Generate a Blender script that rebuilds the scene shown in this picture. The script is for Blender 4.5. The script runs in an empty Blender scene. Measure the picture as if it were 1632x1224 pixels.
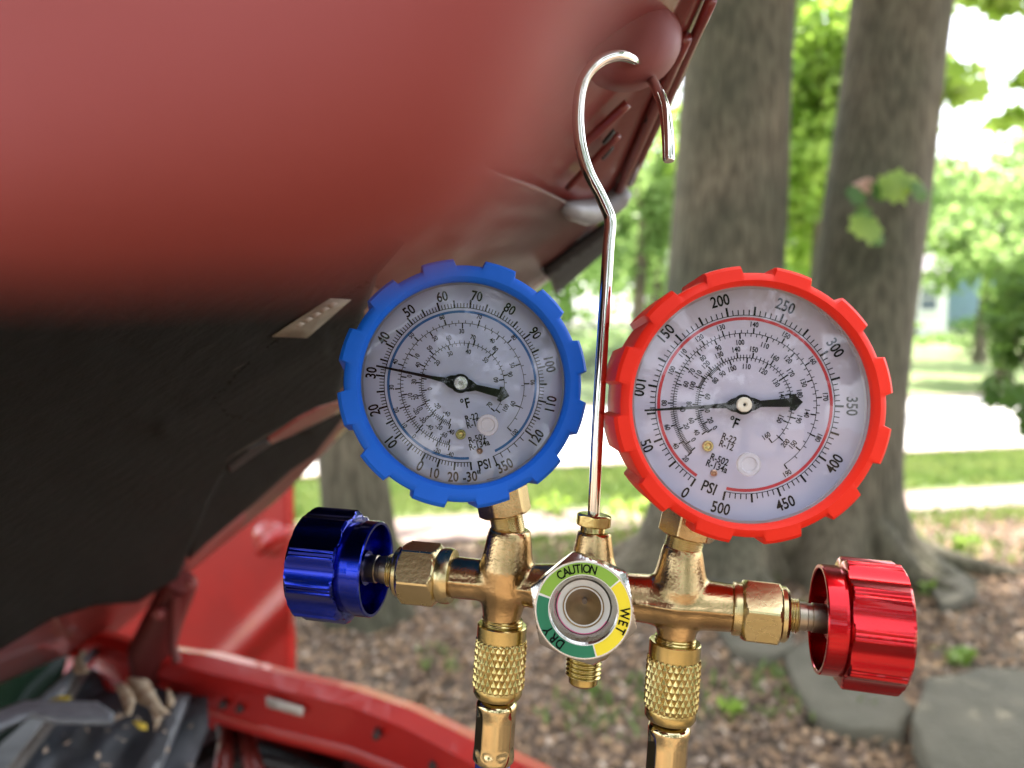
import bpy, bmesh, math, random
import numpy as np
from mathutils import Vector, Matrix, Euler, noise as mnoise
from mathutils.geometry import tessellate_polygon
random.seed(7)
RNG = np.random.default_rng(11)
SC = bpy.context.scene
COL = SC.collection
PI = math.pi
# ------------------------------------------------------------------ camera
F = 1226.0
CAMH = 1.45
PITCH = math.radians(4.8)
cd = bpy.data.cameras.new('camera'); cam = bpy.data.objects.new('camera', cd); COL.objects.link(cam)
cam.location = (0, 0, CAMH); cam.rotation_euler = (math.radians(90) - PITCH, 0, 0)
cd.sensor_width = 36; cd.lens = 36 * F / 1632; cd.clip_start = 0.005; cd.clip_end = 600
cd.dof.use_dof = True; cd.dof.focus_distance = 0.245; cd.dof.aperture_fstop = 9.0
SC.camera = cam
CM = Matrix.Translation((0, 0, CAMH)) @ Euler((math.radians(90) - PITCH, 0, 0)).to_matrix().to_4x4()
CR = CM.to_3x3()
# ------------------------------------------------------------------ light
SUN_EL, SUN_AZ = 62.0, 35.0          # azimuth: degrees clockwise from +Y (ahead of the camera)
w = bpy.data.worlds.new('World'); SC.world = w; w.use_nodes = True
nt = w.node_tree; bg = nt.nodes['Background']
sky = nt.nodes.new('ShaderNodeTexSky'); sky.sky_type = 'NISHITA'; sky.sun_disc = False
sky.sun_elevation = math.radians(SUN_EL); sky.sun_rotation = math.radians(SUN_AZ)
sky.air_density = 1.0; sky.dust_density = 4.0; sky.ozone_density = 1.0
wmx = nt.nodes.new('ShaderNodeMixRGB'); wmx.inputs[0].default_value = .45; wmx.inputs[2].default_value = (7.5, 7.8, 8.4, 1)   # bright hazy veil over the whole sky
nt.links.new(sky.outputs[0], wmx.inputs[1]); nt.links.new(wmx.outputs[0], bg.inputs[0]); bg.inputs[1].default_value = 0.15
sd = bpy.data.lights.new('sun', 'SUN'); sd.energy = 4.5; sd.angle = math.radians(0.6); sd.color = (1, 0.95, 0.86)
sun = bpy.data.objects.new('sun', sd); COL.objects.link(sun)
sdir = Vector((math.sin(math.radians(SUN_AZ)) * math.cos(math.radians(SUN_EL)), math.cos(math.radians(SUN_AZ)) * math.cos(math.radians(SUN_EL)), math.sin(math.radians(SUN_EL))))
sun.rotation_euler = sdir.to_track_quat('Z', 'Y').to_euler(); sun.location = (0, 0, 30)
SC.view_settings.view_transform = 'Standard'; SC.view_settings.look = 'None'
SC.view_settings.exposure = 2.2; SC.view_settings.gamma = 1
SC.view_settings.use_curve_mapping = False
SC.view_settings.use_white_balance = True; SC.view_settings.white_balance_temperature = 6700; SC.view_settings.white_balance_tint = 12
SC.cycles.use_denoising = True
SC.cycles.max_bounces = 8; SC.cycles.transparent_max_bounces = 16
SC.cycles.sample_clamp_indirect = 6
# ------------------------------------------------------------------ helpers
def CW(x, y, z): return CM @ Vector((x, y, z))
def P(px, py, d): return CW((px - 816) / F * d, -(py - 612) / F * d, -d)
def ray(px, py): return CR @ Vector(((px - 816) / F, -(py - 612) / F, -1))
def ZP(px, py, z):
    r = ray(px, py); return Vector((0, 0, CAMH)) + r * ((z - CAMH) / r.z)
def G(px, py, z=0.0): return ZP(px, py, z)

def tag(o, label=None, cat=None, group=None, kind=None):
    if label: o['label'] = label
    if cat: o['category'] = cat
    if group: o['group'] = group
    if kind: o['kind'] = kind
    return o
def empty(name, loc=(0, 0, 0), parent=None):
    o = bpy.data.objects.new(name, None); COL.objects.link(o); o.location = loc; o.empty_display_size = 0.02
    if parent: o.parent = parent
    return o
def link(name, me, parent=None):
    o = bpy.data.objects.new(name, me); COL.objects.link(o)
    if parent is not None:
        o.parent = parent
        bpy.context.view_layer.update() if False else None
        o.matrix_parent_inverse = wm(parent).inverted()
    return o
def wm(o):
    m = o.matrix_basis.copy()
    if o.parent: m = wm(o.parent) @ o.matrix_parent_inverse @ m
    return m
def mesh(name, verts, faces, mat, parent=None, smooth=None, mats=None, midx=None):
    me = bpy.data.meshes.new(name)
    me.from_pydata([tuple(v) for v in verts], [], faces)
    for m in (mats or [mat]): me.materials.append(m)
    if midx is not None: me.polygons.foreach_set('material_index', midx)
    if smooth is not None:
        me.shade_smooth()
        if smooth < 179: me.set_sharp_from_angle(angle=math.radians(smooth))
    me.update()
    return link(name, me, parent)
def smoothpath(pts, sub=6):
    out = []
    for i in range(len(pts) - 1):
        p0 = pts[max(i - 1, 0)]; p1 = pts[i]; p2 = pts[i + 1]; p3 = pts[min(i + 2, len(pts) - 1)]
        for j in range(sub):
            t = j / sub; out.append(.5 * ((2 * p1) + (p2 - p0) * t + (2 * p0 - 5 * p1 + 4 * p2 - p3) * t * t + (3 * p1 - p0 - 3 * p2 + p3) * t ** 3))
    out.append(pts[-1]); return out
class MB:
    def __init__(s): s.v = []; s.f = []
    def add(s, v, f):
        n = len(s.v); s.v += [Vector(a) for a in v]; s.f += [tuple(i + n for i in q) for q in f]; return s
    def box(s, c, sz, rot=None):
        c = Vector(c); v = [Vector((x * sz[0] / 2, y * sz[1] / 2, z * sz[2] / 2)) for x in (-1, 1) for y in (-1, 1) for z in (-1, 1)]
        if rot is not None: v = [rot @ a for a in v]
        return s.add([c + a for a in v], [(0, 1, 3, 2), (4, 6, 7, 5), (0, 4, 5, 1), (2, 3, 7, 6), (0, 2, 6, 4), (1, 5, 7, 3)])
    def tube(s, pts, r, n=10, caps=True):
        pts = [Vector(p) for p in pts]
        rs = r if isinstance(r, (list, tuple)) else [r] * len(pts)
        t0 = (pts[1] - pts[0]).normalized(); u = t0.orthogonal().normalized(); V = []
        for i, p in enumerate(pts):
            t = (pts[min(i + 1, len(pts) - 1)] - pts[max(i - 1, 0)]).normalized()
            u = (u - t * u.dot(t)).normalized(); w_ = t.cross(u)
            for k in range(n):
                a = 2 * PI * k / n; V.append(p + (u * math.cos(a) + w_ * math.sin(a)) * rs[i])
        Fc = [(i * n + k, i * n + (k + 1) % n, (i + 1) * n + (k + 1) % n, (i + 1) * n + k) for i in range(len(pts) - 1) for k in range(n)]
        if caps: Fc += [tuple(range(n - 1, -1, -1)), tuple((len(pts) - 1) * n + k for k in range(n))]
        return s.add(V, Fc)
    def lathe(s, A, ax, prof, n=48, fn=None, up=None, caps=(True, True)):
        """prof: [(t, r)] metres along ax from A; fn(phi, t, r) -> r"""
        A = Vector(A); ax = ax.normalized()
        if up is None: up = CR @ Vector((0, 1, 0))
        u = (up - ax * up.dot(ax)).normalized(); w_ = ax.cross(u); V = []
        for (t, r) in prof:
            for k in range(n):
                a = 2 * PI * k / n; rr = fn(a, t, r) if fn else r
                V.append(A + ax * t + (u * math.cos(a) + w_ * math.sin(a)) * rr)
        m = len(prof)
        Fc = [(i * n + k, i * n + (k + 1) % n, (i + 1) * n + (k + 1) % n, (i + 1) * n + k) for i in range(m - 1) for k in range(n)]
        Fc = [q[::-1] for q in Fc] if False else Fc
        if caps[0]: Fc.append(tuple(range(n - 1, -1, -1)))
        if caps[1]: Fc.append(tuple((m - 1) * n + k for k in range(n)))
        return s.add(V, Fc)
    def build(s, name, mat, parent=None, smooth=None):
        o = mesh(name, s.v, s.f, mat, parent, smooth)
        bm = bmesh.new(); bm.from_mesh(o.data); bmesh.ops.recalc_face_normals(bm, faces=bm.faces); bm.to_mesh(o.data); bm.free()
        if smooth is not None and smooth < 179: o.data.set_sharp_from_angle(angle=math.radians(smooth))
        return o
# ------------------------------------------------------------------ materials
def newmat(name):
    m = bpy.data.materials.new(name); m.use_nodes = True
    return m, m.node_tree, m.node_tree.nodes['Principled BSDF']
def noise_col(nt, scale, c1, c2, vec=None, detail=4, lo=0.35, hi=0.65, coord='Object', stretch=None):
    tc = nt.nodes.new('ShaderNodeTexCoord'); n = nt.nodes.new('ShaderNodeTexNoise'); n.inputs['Scale'].default_value = scale; n.inputs['Detail'].default_value = detail
    src = tc.outputs[coord]
    if stretch:
        mp = nt.nodes.new('ShaderNodeMapping'); mp.inputs['Scale'].default_value = stretch; nt.links.new(src, mp.inputs[0]); src = mp.outputs[0]
    nt.links.new(src, n.inputs['Vector'])
    r = nt.nodes.new('ShaderNodeValToRGB'); r.color_ramp.elements[0].position = lo; r.color_ramp.elements[1].position = hi
    r.color_ramp.elements[0].color = (*c1, 1); r.color_ramp.elements[1].color = (*c2, 1)
    nt.links.new(n.outputs['Fac'], r.inputs[0]); return r, n
def mat(name, col, rough=0.5, metal=0.0, col2=None, nscale=40, bump=0.0, bscale=200, bdist=0.0005, spec=0.5, coat=0.0, trans=0.0, stretch=None, sss=0.0):
    m, nt, b = newmat(name)
    b.inputs['Roughness'].default_value = rough; b.inputs['Metallic'].default_value = metal
    b.inputs['Specular IOR Level'].default_value = spec; b.inputs['Coat Weight'].default_value = coat
    b.inputs['Transmission Weight'].default_value = trans
    c2 = col2 or tuple(min(1, c * 0.88) for c in col)
    r, n = noise_col(nt, nscale, col, c2, stretch=stretch); nt.links.new(r.outputs[0], b.inputs['Base Color'])
    if sss: b.inputs['Subsurface Weight'].default_value = sss; b.inputs['Subsurface Radius'].default_value = (.004, .002, .002); b.inputs['Subsurface Scale'].default_value = 1
    mr = nt.nodes.new('ShaderNodeMapRange'); mr.inputs['To Min'].default_value = rough * 0.8; mr.inputs['To Max'].default_value = min(1, rough * 1.25)
    nt.links.new(n.outputs['Fac'], mr.inputs[0]); nt.links.new(mr.outputs[0], b.inputs['Roughness'])
    if bump:
        tc = nt.nodes.new('ShaderNodeTexCoord'); bn = nt.nodes.new('ShaderNodeTexNoise'); bn.inputs['Scale'].default_value = bscale; bn.inputs['Detail'].default_value = 4
        src = tc.outputs['Object']
        if stretch:
            mp = nt.nodes.new('ShaderNodeMapping'); mp.inputs['Scale'].default_value = stretch; nt.links.new(src, mp.inputs[0]); src = mp.outputs[0]
        nt.links.new(src, bn.inputs['Vector']); bp = nt.nodes.new('ShaderNodeBump'); bp.inputs['Strength'].default_value = bump; bp.inputs['Distance'].default_value = bdist
        nt.links.new(bn.outputs['Fac'], bp.inputs['Height']); nt.links.new(bp.outputs[0], b.inputs['Normal'])
    return m
def leafmat(name, c1, c2, tr=0.45, rough=0.5):
    m, nt, b = newmat(name)
    r, n = noise_col(nt, 1.7, c1, c2, detail=3, lo=.38, hi=.62)
    b.inputs['Roughness'].default_value = rough
    nt.links.new(r.outputs[0], b.inputs['Base Color'])
    t = nt.nodes.new('ShaderNodeBsdfTranslucent')
    hs = nt.nodes.new('ShaderNodeHueSaturation'); hs.inputs['Value'].default_value = 1.6; hs.inputs['Hue'].default_value = 0.485
    nt.links.new(r.outputs[0], hs.inputs['Color']); nt.links.new(hs.outputs[0], t.inputs['Color'])
    mx = nt.nodes.new('ShaderNodeMixShader'); mx.inputs[0].default_value = tr
    nt.links.new(b.outputs[0], mx.inputs[1]); nt.links.new(t.outputs[0], mx.inputs[2])
    nt.links.new(mx.outputs[0], nt.nodes['Material Output'].inputs[0]); return m
def clearmat(name, tint=(1, 1, 1), ior=1.45, rough=0.02, haze=0.0):
    m, nt, b = newmat(name); nt.nodes.remove(b)
    t = nt.nodes.new('ShaderNodeBsdfTransparent'); t.inputs[0].default_value = (*tint, 1)
    g = nt.nodes.new('ShaderNodeBsdfGlossy'); g.inputs['Roughness'].default_value = rough
    fr = nt.nodes.new('ShaderNodeFresnel'); fr.inputs['IOR'].default_value = ior
    mx = nt.nodes.new('ShaderNodeMixShader'); nt.links.new(fr.outputs[0], mx.inputs[0]); nt.links.new(t.outputs[0], mx.inputs[1]); nt.links.new(g.outputs[0], mx.inputs[2])
    out = mx.outputs[0]
    if haze:
        d = nt.nodes.new('ShaderNodeBsdfDiffuse'); d.inputs[0].default_value = (.8, .8, .82, 1)
        m2 = nt.nodes.new('ShaderNodeMixShader'); m2.inputs[0].default_value = haze
        nt.links.new(out, m2.inputs[1]); nt.links.new(d.outputs[0], m2.inputs[2]); out = m2.outputs[0]
    nt.links.new(out, nt.nodes['Material Output'].inputs[0]); return m

BRASS = mat('brass', (.52, .42, .18), .2, 1, (.42, .34, .13), 90, .25, 900, .0002)
BRASSC = mat('cast_brass', (.56, .40, .20), .2, 1, (.36, .25, .12), 130, .6, 1400, .0002)
BRASSF = mat('brushed_brass', (.60, .50, .27), .26, 1, (.50, .41, .2), 60, .3, 700, .0002)
BRASSH = mat('polished_brass', (.58, .48, .27), .09, 1, (.50, .41, .22), 40)
CHROME = mat('chrome', (.80, .78, .72), .06, 1, (.74, .72, .66), 30)
STEEL = mat('machined_steel', (.62, .60, .57), .22, 1, (.52, .5, .48), 60)
NICKEL = mat('nickel_plate', (.66, .65, .60), .17, 1, (.5, .49, .45), 70, .4, 500, .0003)
BLUEAL = mat('blue_anodised', (.004, .022, .36), .2, 1, (.003, .016, .29), 60, .04, 300, .0002, coat=.4)
REDAL = mat('red_anodised', (.44, .008, .012), .22, 1, (.36, .005, .010), 60, .06, 300, .0002, coat=.4)
BOOTB = mat('blue_boot_plastic', (.003, .12, .66), .5, 0, (.003, .11, .60), 30, .25, 350, .0002, spec=.25)
BOOTR = mat('red_boot_plastic', (.78, .024, .008), .5, 0, (.70, .020, .007), 30, .25, 350, .0002, spec=.25)
DIAL = mat('dial_white', (.60, .66, .88), .55, 0, (.57, .63, .85), 50)
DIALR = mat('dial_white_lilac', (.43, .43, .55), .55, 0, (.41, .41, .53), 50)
INK = mat('ink_black', (.006, .006, .007), .9, spec=.05)
INKB = mat('ink_blue', (.01, .13, .42), .5)
INKR = mat('ink_red', (.42, .015, .03), .5)
NEEDLE = mat('needle_black', (.006, .006, .007), .6, spec=.15)
LENS = clearmat('clear_lens', ior=1.56, rough=.015)
PLUG = clearmat('translucent_plug', (.9, .9, .95), 1.45, .15, .35)
CASEW = mat('case_inner_wall', (.55, .56, .6), .25, 0)
WHITE = mat('white_paint', (.78, .78, .76), .5)
LGREEN = mat('caution_green', (.22, .42, .04), .5)
DGREEN = mat('dry_green', (.0, .17, .08), .5)
YELLOW = mat('wet_yellow', (.80, .66, .02), .5)
RINGW = mat('indicator_white', (.62, .64, .62), .5)
RUBBERB = mat('blue_hose_rubber', (.01, .02, .2), .4)
RUBBERR = mat('red_hose_rubber', (.4, .01, .02), .4)
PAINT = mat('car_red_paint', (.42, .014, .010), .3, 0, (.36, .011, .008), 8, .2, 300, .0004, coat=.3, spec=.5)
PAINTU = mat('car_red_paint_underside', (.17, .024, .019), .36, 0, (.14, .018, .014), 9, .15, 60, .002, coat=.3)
MAUVE = mat('dusty_red_frame', (.20, .055, .048), .6, 0, (.17, .045, .04), 20, .2, 200, .0005, spec=.3)
LIPM = mat('red_lip_paint', (.245, .043, .036), .6, 0, (.225, .037, .031), 12, spec=.3)
PAD = mat('hood_insulation', (.008, .0084, .0074), .8, 0, (.009, .009, .008), 6, .6, 90, .002, spec=.15)
BLACK = mat('black_rubber', (.008, .008, .009), .6)
COWL = mat('grey_cowl_plastic', (.05, .058, .068), .55, 0, (.036, .042, .05), 12, .4, 150, .001)
BAY = mat('engine_bay_dark', (.012, .011, .011), .6)
GREYP = mat('grey_plastic', (.20, .20, .21), .45, 0, (.15, .15, .155), 20)
STICK = mat('sticker_silver', (.55, .52, .48), .4, 0, (.42, .38, .34), 80)
LABELM = mat('sticker_cream', (.20, .175, .135), .6, 0, (.15, .13, .10), 60)
DGLASS, _nt, _b = newmat('windshield_glass'); _b.inputs['Base Color'].default_value = (.004, .01, .006, 1); _b.inputs['Roughness'].default_value = .06; _b.inputs['Specular IOR Level'].default_value = .12
SEED = mat('maple_seed_tan', (.46, .37, .26), .8, 0, (.30, .20, .12), 60, .5, 200, .001)
SEEDY = mat('maple_seed_yellow', (.55, .40, .04), .7)
DRY1 = mat('dry_leaf_tan', (.40, .26, .145), .8, 0, (.26, .16, .09), 9)
DRY2 = mat('dry_leaf_brown', (.19, .125, .08), .8, 0, (.12, .08, .055), 9)
DRY3 = mat('dry_leaf_pale', (.52, .42, .32), .8, 0, (.38, .28, .2), 9)
LEAFN = leafmat('leaf_bright', (.16, .29, .04), (.24, .36, .07), .58)
LEAFD = leafmat('leaf_deep', (.035, .095, .018), (.06, .14, .025), .4)
LEAFF = leafmat('leaf_far', (.15, .26, .08), (.22, .34, .12), .6)
LEAFM = leafmat('leaf_mid', (.06, .14, .025), (.10, .20, .04), .45)
LEAFC = leafmat('leaf_canopy', (.04, .10, .02), (.06, .14, .03), .35)
GRASSM = leafmat('grass_blade', (.12, .21, .05), (.19, .26, .08), .3)
STONE = mat('grey_stone', (.080, .074, .048), .9, 0, (.135, .122, .085), 5, .9, 40, .01)
CONC = mat('concrete', (.50, .48, .45), .9, 0, (.42, .40, .38), 3, .5, 60, .004)
ROADM = mat('sunlit_road', (.46, .455, .44), .9, 0, (.40, .395, .385), 2, .4, 60, .004)
KERBM = mat('kerb_concrete', (.34, .26, .22), .9, 0, (.28, .21, .18), 3)
PATHM = mat('path_concrete', (.27, .20, .175), .9, 0, (.20, .15, .13), 4, .5, 60, .004)
SIDING = mat('white_siding', (.74, .74, .74), .6)
SIDINGB = mat('blue_siding', (.22, .34, .44), .6)
ROOFM = mat('grey_shingle', (.16, .15, .16), .9, 0, (.22, .21, .22), 9)
WINM = mat('window_glass', (.05, .08, .1), .08, 0, (.08, .11, .13), 3)
GALV = mat('galvanised_steel', (.45, .45, .43), .45, .6)
def barkmat(name, c1, c2):
    m, nt, b = newmat(name)
    r, n = noise_col(nt, 1.0, c1, c2, detail=6, lo=.36, hi=.64, stretch=(42, 42, 6.5))
    big, n2 = noise_col(nt, 1.3, (.62, .68, .58), (1.2, 1.12, 1.02), detail=3)
    mx = nt.nodes.new('ShaderNodeMixRGB'); mx.blend_type = 'MULTIPLY'; mx.inputs[0].default_value = 1
    nt.links.new(r.outputs[0], mx.inputs[1]); nt.links.new(big.outputs[0], mx.inputs[2]); nt.links.new(mx.outputs[0], b.inputs['Base Color'])
    b.inputs['Roughness'].default_value = .9
    bp = nt.nodes.new('ShaderNodeBump'); bp.inputs['Strength'].default_value = .9; bp.inputs['Distance'].default_value = .015
    nt.links.new(n.outputs['Fac'], bp.inputs['Height']); nt.links.new(bp.outputs[0], b.inputs['Normal']); return m
BARK = barkmat('bark_grey_brown', (.070, .060, .040), (.16, .142, .102))
def groundmat():
    m, nt, b = newmat('soil_and_litter')
    r, n = noise_col(nt, 7, (.085, .063, .045), (.22, .17, .125), detail=8, lo=.3, hi=.7)
    r2, n2 = noise_col(nt, 1.1, (.8, .85, .85), (1.25, 1.1, 1.0), detail=3)
    mx = nt.nodes.new('ShaderNodeMixRGB'); mx.blend_type = 'MULTIPLY'; mx.inputs[0].default_value = 1
    nt.links.new(r.outputs[0], mx.inputs[1]); nt.links.new(r2.outputs[0], mx.inputs[2]); nt.links.new(mx.outputs[0], b.inputs['Base Color'])
    b.inputs['Roughness'].default_value = .95
    bp = nt.nodes.new('ShaderNodeBump'); bp.inputs['Distance'].default_value = .02; nt.links.new(n.outputs['Fac'], bp.inputs['Height']); nt.links.new(bp.outputs[0], b.inputs['Normal'])
    return m
SOIL = groundmat()
LAWN = mat('lawn', (.11, .19, .05), .9, 0, (.19, .22, .085), 1.2, .8, 30, .02)

# ================================================================== SETTING
E1 = Vector((math.cos(math.radians(12.2)), math.sin(math.radians(12.2)), 0)); E2 = Vector((-E1.y, E1.x, 0))
ORG = G(1200, 735); ORG.z = 0
def R2(a, b, z=0): v = ORG + E1 * a + E2 * b; return Vector((v.x, v.y, z))
def gh(x, y):
    v = Vector((x, y, 0)) - ORG; b = v.dot(E2)
    h = 0.0
    if b > 5.2: h += min(1.0, (b - 5.2) / 22) * 0.75
    if b < -1: h += 0.02 * mnoise.noise(Vector((x * .9, y * .9, 0)))
    return h
def grid_surface(name, xs, ys, fn, m, **kw):
    V = [fn(x, y) for y in ys for x in xs]; nx = len(xs)
    Fc = [(j * nx + i, j * nx + i + 1, (j + 1) * nx + i + 1, (j + 1) * nx + i) for j in range(len(ys) - 1) for i in range(nx - 1)]
    return mesh(name, V, Fc, m, None, 180, **kw)
far = [-260, -120, -60, -30] + list(np.arange(-20, 20.01, 1.0)) + [30, 60, 120, 260]
near_y = [-260, -120, -60, -30] + list(np.arange(-20, 36, 1.0)) + [45, 70, 120, 300]
ground = grid_surface('ground', far, near_y, lambda x, y: Vector((x, y, gh(x, y) - .006)), SOIL); tag(ground, kind='structure')
def band(name, b0, b1, z, m, kind='structure', a0=-90, a1=90, na=60, nb=2):
    xs = np.linspace(a0, a1, na); ys = np.linspace(b0, b1, nb)
    def fn(a, b):
        p = R2(a, b); return Vector((p.x, p.y, gh(p.x, p.y) + z))
    o = grid_surface(name, list(xs), list(ys), fn, m); tag(o, kind=kind); return o
NEARE = 0.0
band('lawn_strip', -1.55, NEARE - .12, .004, LAWN)
# near kerb / road / far kerb
road = band('road', NEARE, 5.0, -.055 + .06, ROADM)
kb = MB()
for (b0, b1) in ((NEARE - .13, NEARE), (5.0, 5.16)):
    c = R2(0, (b0 + b1) / 2, .02); kb.box(c, (180, b1 - b0, .07), Matrix.Rotation(math.radians(12.2), 3, 'Z'))
k = kb.build('kerb', KERBM); tag(k, kind='structure')
path = band('path', -2.2, -1.6, .012, PATHM)
lawn = band('lawn', 5.16, 60, .006, LAWN, nb=50)

# ------------------------------------------------------------------ foliage tools
def leaf_cloud(name, centers, radii, per, size, m, parent=None, flat=0.0, seed=0, shape='leaf'):
    """many leaf-sized faces clumped round the given centres"""
    rng = np.random.default_rng(seed); C = np.array(centers, float); Rr = np.array(radii, float)
    if Rr.ndim == 1: Rr = np.repeat(Rr[:, None], 3, 1)
    idx = np.repeat(np.arange(len(C)), per); n = len(idx)
    d = rng.normal(size=(n, 3)); d /= np.linalg.norm(d, axis=1)[:, None]; rad = rng.random(n) ** .45
    pos = C[idx] + d * rad[:, None] * Rr[idx]
    nrm = rng.normal(size=(n, 3)); nrm[:, 2] += flat; nrm /= np.linalg.norm(nrm, axis=1)[:, None]
    t = rng.normal(size=(n, 3)); t -= nrm * np.sum(t * nrm, 1)[:, None]; t /= np.linalg.norm(t, axis=1)[:, None]
    b = np.cross(nrm, t); s = size * (0.6 + .8 * rng.random(n))
    if shape == 'leaf': loc = np.array([(-.5, 0, 0), (-.15, .34, .06), (.5, 0, -.05), (-.15, -.34, .06)]); tri = [(0, 3, 2, 1)]; 
    else:  # lobed maple outline
        loc = np.array([(-.5, 0, 0), (-.3, .28, .04), (-.45, .5, 0), (0, .3, .05), (.1, .5, 0), (.22, .18, .05), (.6, 0, -.04), (.22, -.18, .05), (.1, -.5, 0), (0, -.3, .05), (-.45, -.5, 0), (-.3, -.28, .04)]); tri = [(0, 11, 10, 9, 8, 7, 6, 5, 4, 3, 2, 1)]
    k = len(loc)
    V = pos[:, None, :] + s[:, None, None] * (loc[None, :, 0, None] * t[:, None, :] + loc[None, :, 1, None] * b[:, None, :] + loc[None, :, 2, None] * nrm[:, None, :])
    V = V.reshape(-1, 3)
    me = bpy.data.meshes.new(name); nf = n
    me.vertices.add(len(V)); me.vertices.foreach_set('co', V.ravel())
    me.loops.add(nf * k); me.loops.foreach_set('vertex_index', (np.arange(nf)[:, None] * k + np.array(tri[0])[None]).ravel())
    me.polygons.add(nf); me.polygons.foreach_set('loop_start', np.arange(nf) * k); me.polygons.foreach_set('loop_total', np.full(nf, k))
    me.materials.append(m); me.update(calc_edges=True); me.validate()
    return link(name, me, parent)
def clumps(c, r, n, rng, lo=.35, hi=1.0, cr=.28):
    out = []; rad = []
    for i in range(n):
        d = rng.normal(size=3); d /= np.linalg.norm(d); q = lo + (hi - lo) * rng.random()
        out.append((c[0] + d[0] * r[0] * q, c[1] + d[1] * r[1] * q, c[2] + d[2] * r[2] * q)); s = cr * (.6 + .8 * rng.random())
        rad.append((r[0] * s, r[1] * s, r[2] * s * .8))
    return out, rad
def trunk_mesh(parent, base, top, r0, r1, name='trunk', flare=.35, roots=(), seed=0, n=48, m=None, bend=(0, 0)):
    base = Vector(base); top = Vector(top); V = []; Fc = []; ns = 40
    for i in range(ns + 1):
        t = i / ns; t2 = t ** 1.6; p = base.lerp(top, t2); p += Vector((bend[0], bend[1], 0)) * math.sin(t2 * PI)
        h = (p.z - base.z)
        for k in range(n):
            a = 2 * PI * k / n; r = r0 + (r1 - r0) * t2
            f = math.exp(-max(h, 0) / .28) * flare
            lob = 1 + f * (1 + .5 * math.sin(5 * a + seed))
            for (ra, ramp) in roots:
                da = math.atan2(math.sin(a - ra), math.cos(a - ra)); lob += ramp * math.exp(-(da / .33) ** 2) * math.exp(-max(h, 0) / .17)
            r *= lob * (1 + .035 * mnoise.noise(Vector((math.cos(a) * 2 + seed, math.sin(a) * 2, p.z * 1.2))) + .012 * mnoise.noise(Vector((math.cos(a) * 9, math.sin(a) * 9, p.z * 5 + seed))))
            V.append((p.x + math.cos(a) * r, p.y + math.sin(a) * r, p.z - (.05 if i == 0 else 0)))
    Fc = [(i * n + k, i * n + (k + 1) % n, (i + 1) * n + (k + 1) % n, (i + 1) * n + k) for i in range(ns) for k in range(n)]
    return mesh(name, V, Fc, m or BARK, parent, 180)
def limbs(parent, top, r, n, length, seed):
    rng = random.Random(seed); top = Vector(top)
    for i in range(n):
        a = 2 * PI * i / n + rng.random(); el = .5 + .5 * rng.random()
        d = Vector((math.cos(a) * math.cos(el), math.sin(a) * math.cos(el), math.sin(el))); L = length * (.7 + .5 * rng.random())
        st = top - Vector((0, 0, rng.random() * .9)); mb = MB()
        pts = [st, st + d * L * .35 + Vector((0, 0, .1)), st + d * L * .7 + Vector((0, 0, .35)), st + d * L + Vector((0, 0, .8))]
        mb.tube(pts, [r * .55, r * .4, r * .26, r * .08], 8); mb.build('limb', BARK, parent, 180)

def tree(name, label, base, top, r0, r1, crown_c, crown_r, nclump, per, lsize, lm, seed, group=None, roots=(), nlimb=5, shape='leaf', flare=.35, cr=.28, bend=(0, 0)):
    e = empty(name, base); tag(e, label, 'tree', group)
    trunk_mesh(e, base, top, r0, r1, roots=roots, seed=seed, flare=flare, bend=bend)
    rng = np.random.default_rng(seed)
    if nlimb: limbs(e, top, r1, nlimb, crown_r[0] * .8, seed)
    c, r = clumps(crown_c, crown_r, nclump, rng, cr=cr)
    leaf_cloud('crown', c, r, per, lsize, lm, e, seed=seed, shape=shape)
    return e

# ---- the two big trunks in view, the slimmer third trunk, and their crowns overhead
def D(px, d): return (px - 816) / F * d
b1 = G(1128, 905); t1 = P(1216, -600, b1.y + .3)
T1 = tree('maple_tree', 'massive grey barked tree trunk beside the raised hood edge, left of the two big trunks', (b1.x, b1.y, 0), t1, .345, .30, (b1.x - .3, b1.y + .5, 7.6), (4.2, 3.6, 2.6), 56, 420, .15, LEAFC, 3, 'big trees shading the car', roots=((3.5, .9), (5.0, .4)), flare=.28)
b2 = G(1322, 905); t2 = P(1512, -600, b2.y + .25)
T2 = tree('maple_tree', 'massive leaning tree trunk with green sprouting leaves, behind the red gauge', (b2.x, b2.y, 0), t2, .30, .27, (b2.x + 1.2, b2.y + .8, 7.8), (4.2, 3.4, 2.6), 56, 420, .15, LEAFC, 5, 'big trees shading the car', roots=((-.35, 1.5), (4.3, .7), (2.4, .5)), flare=.25)
b3 = G(588, 985); t3 = P(462, -200, b3.y + .2)
T3 = tree('maple_tree', 'slimmer pale grey trunk behind the blue valve knob', (b3.x, b3.y, 0), t3, .165, .15, (b3.x - 2.2, b3.y + .8, 7.2), (4.0, 3.4, 2.2), 56, 420, .15, LEAFC, 8, 'big trees shading the car', flare=.3)
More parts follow.
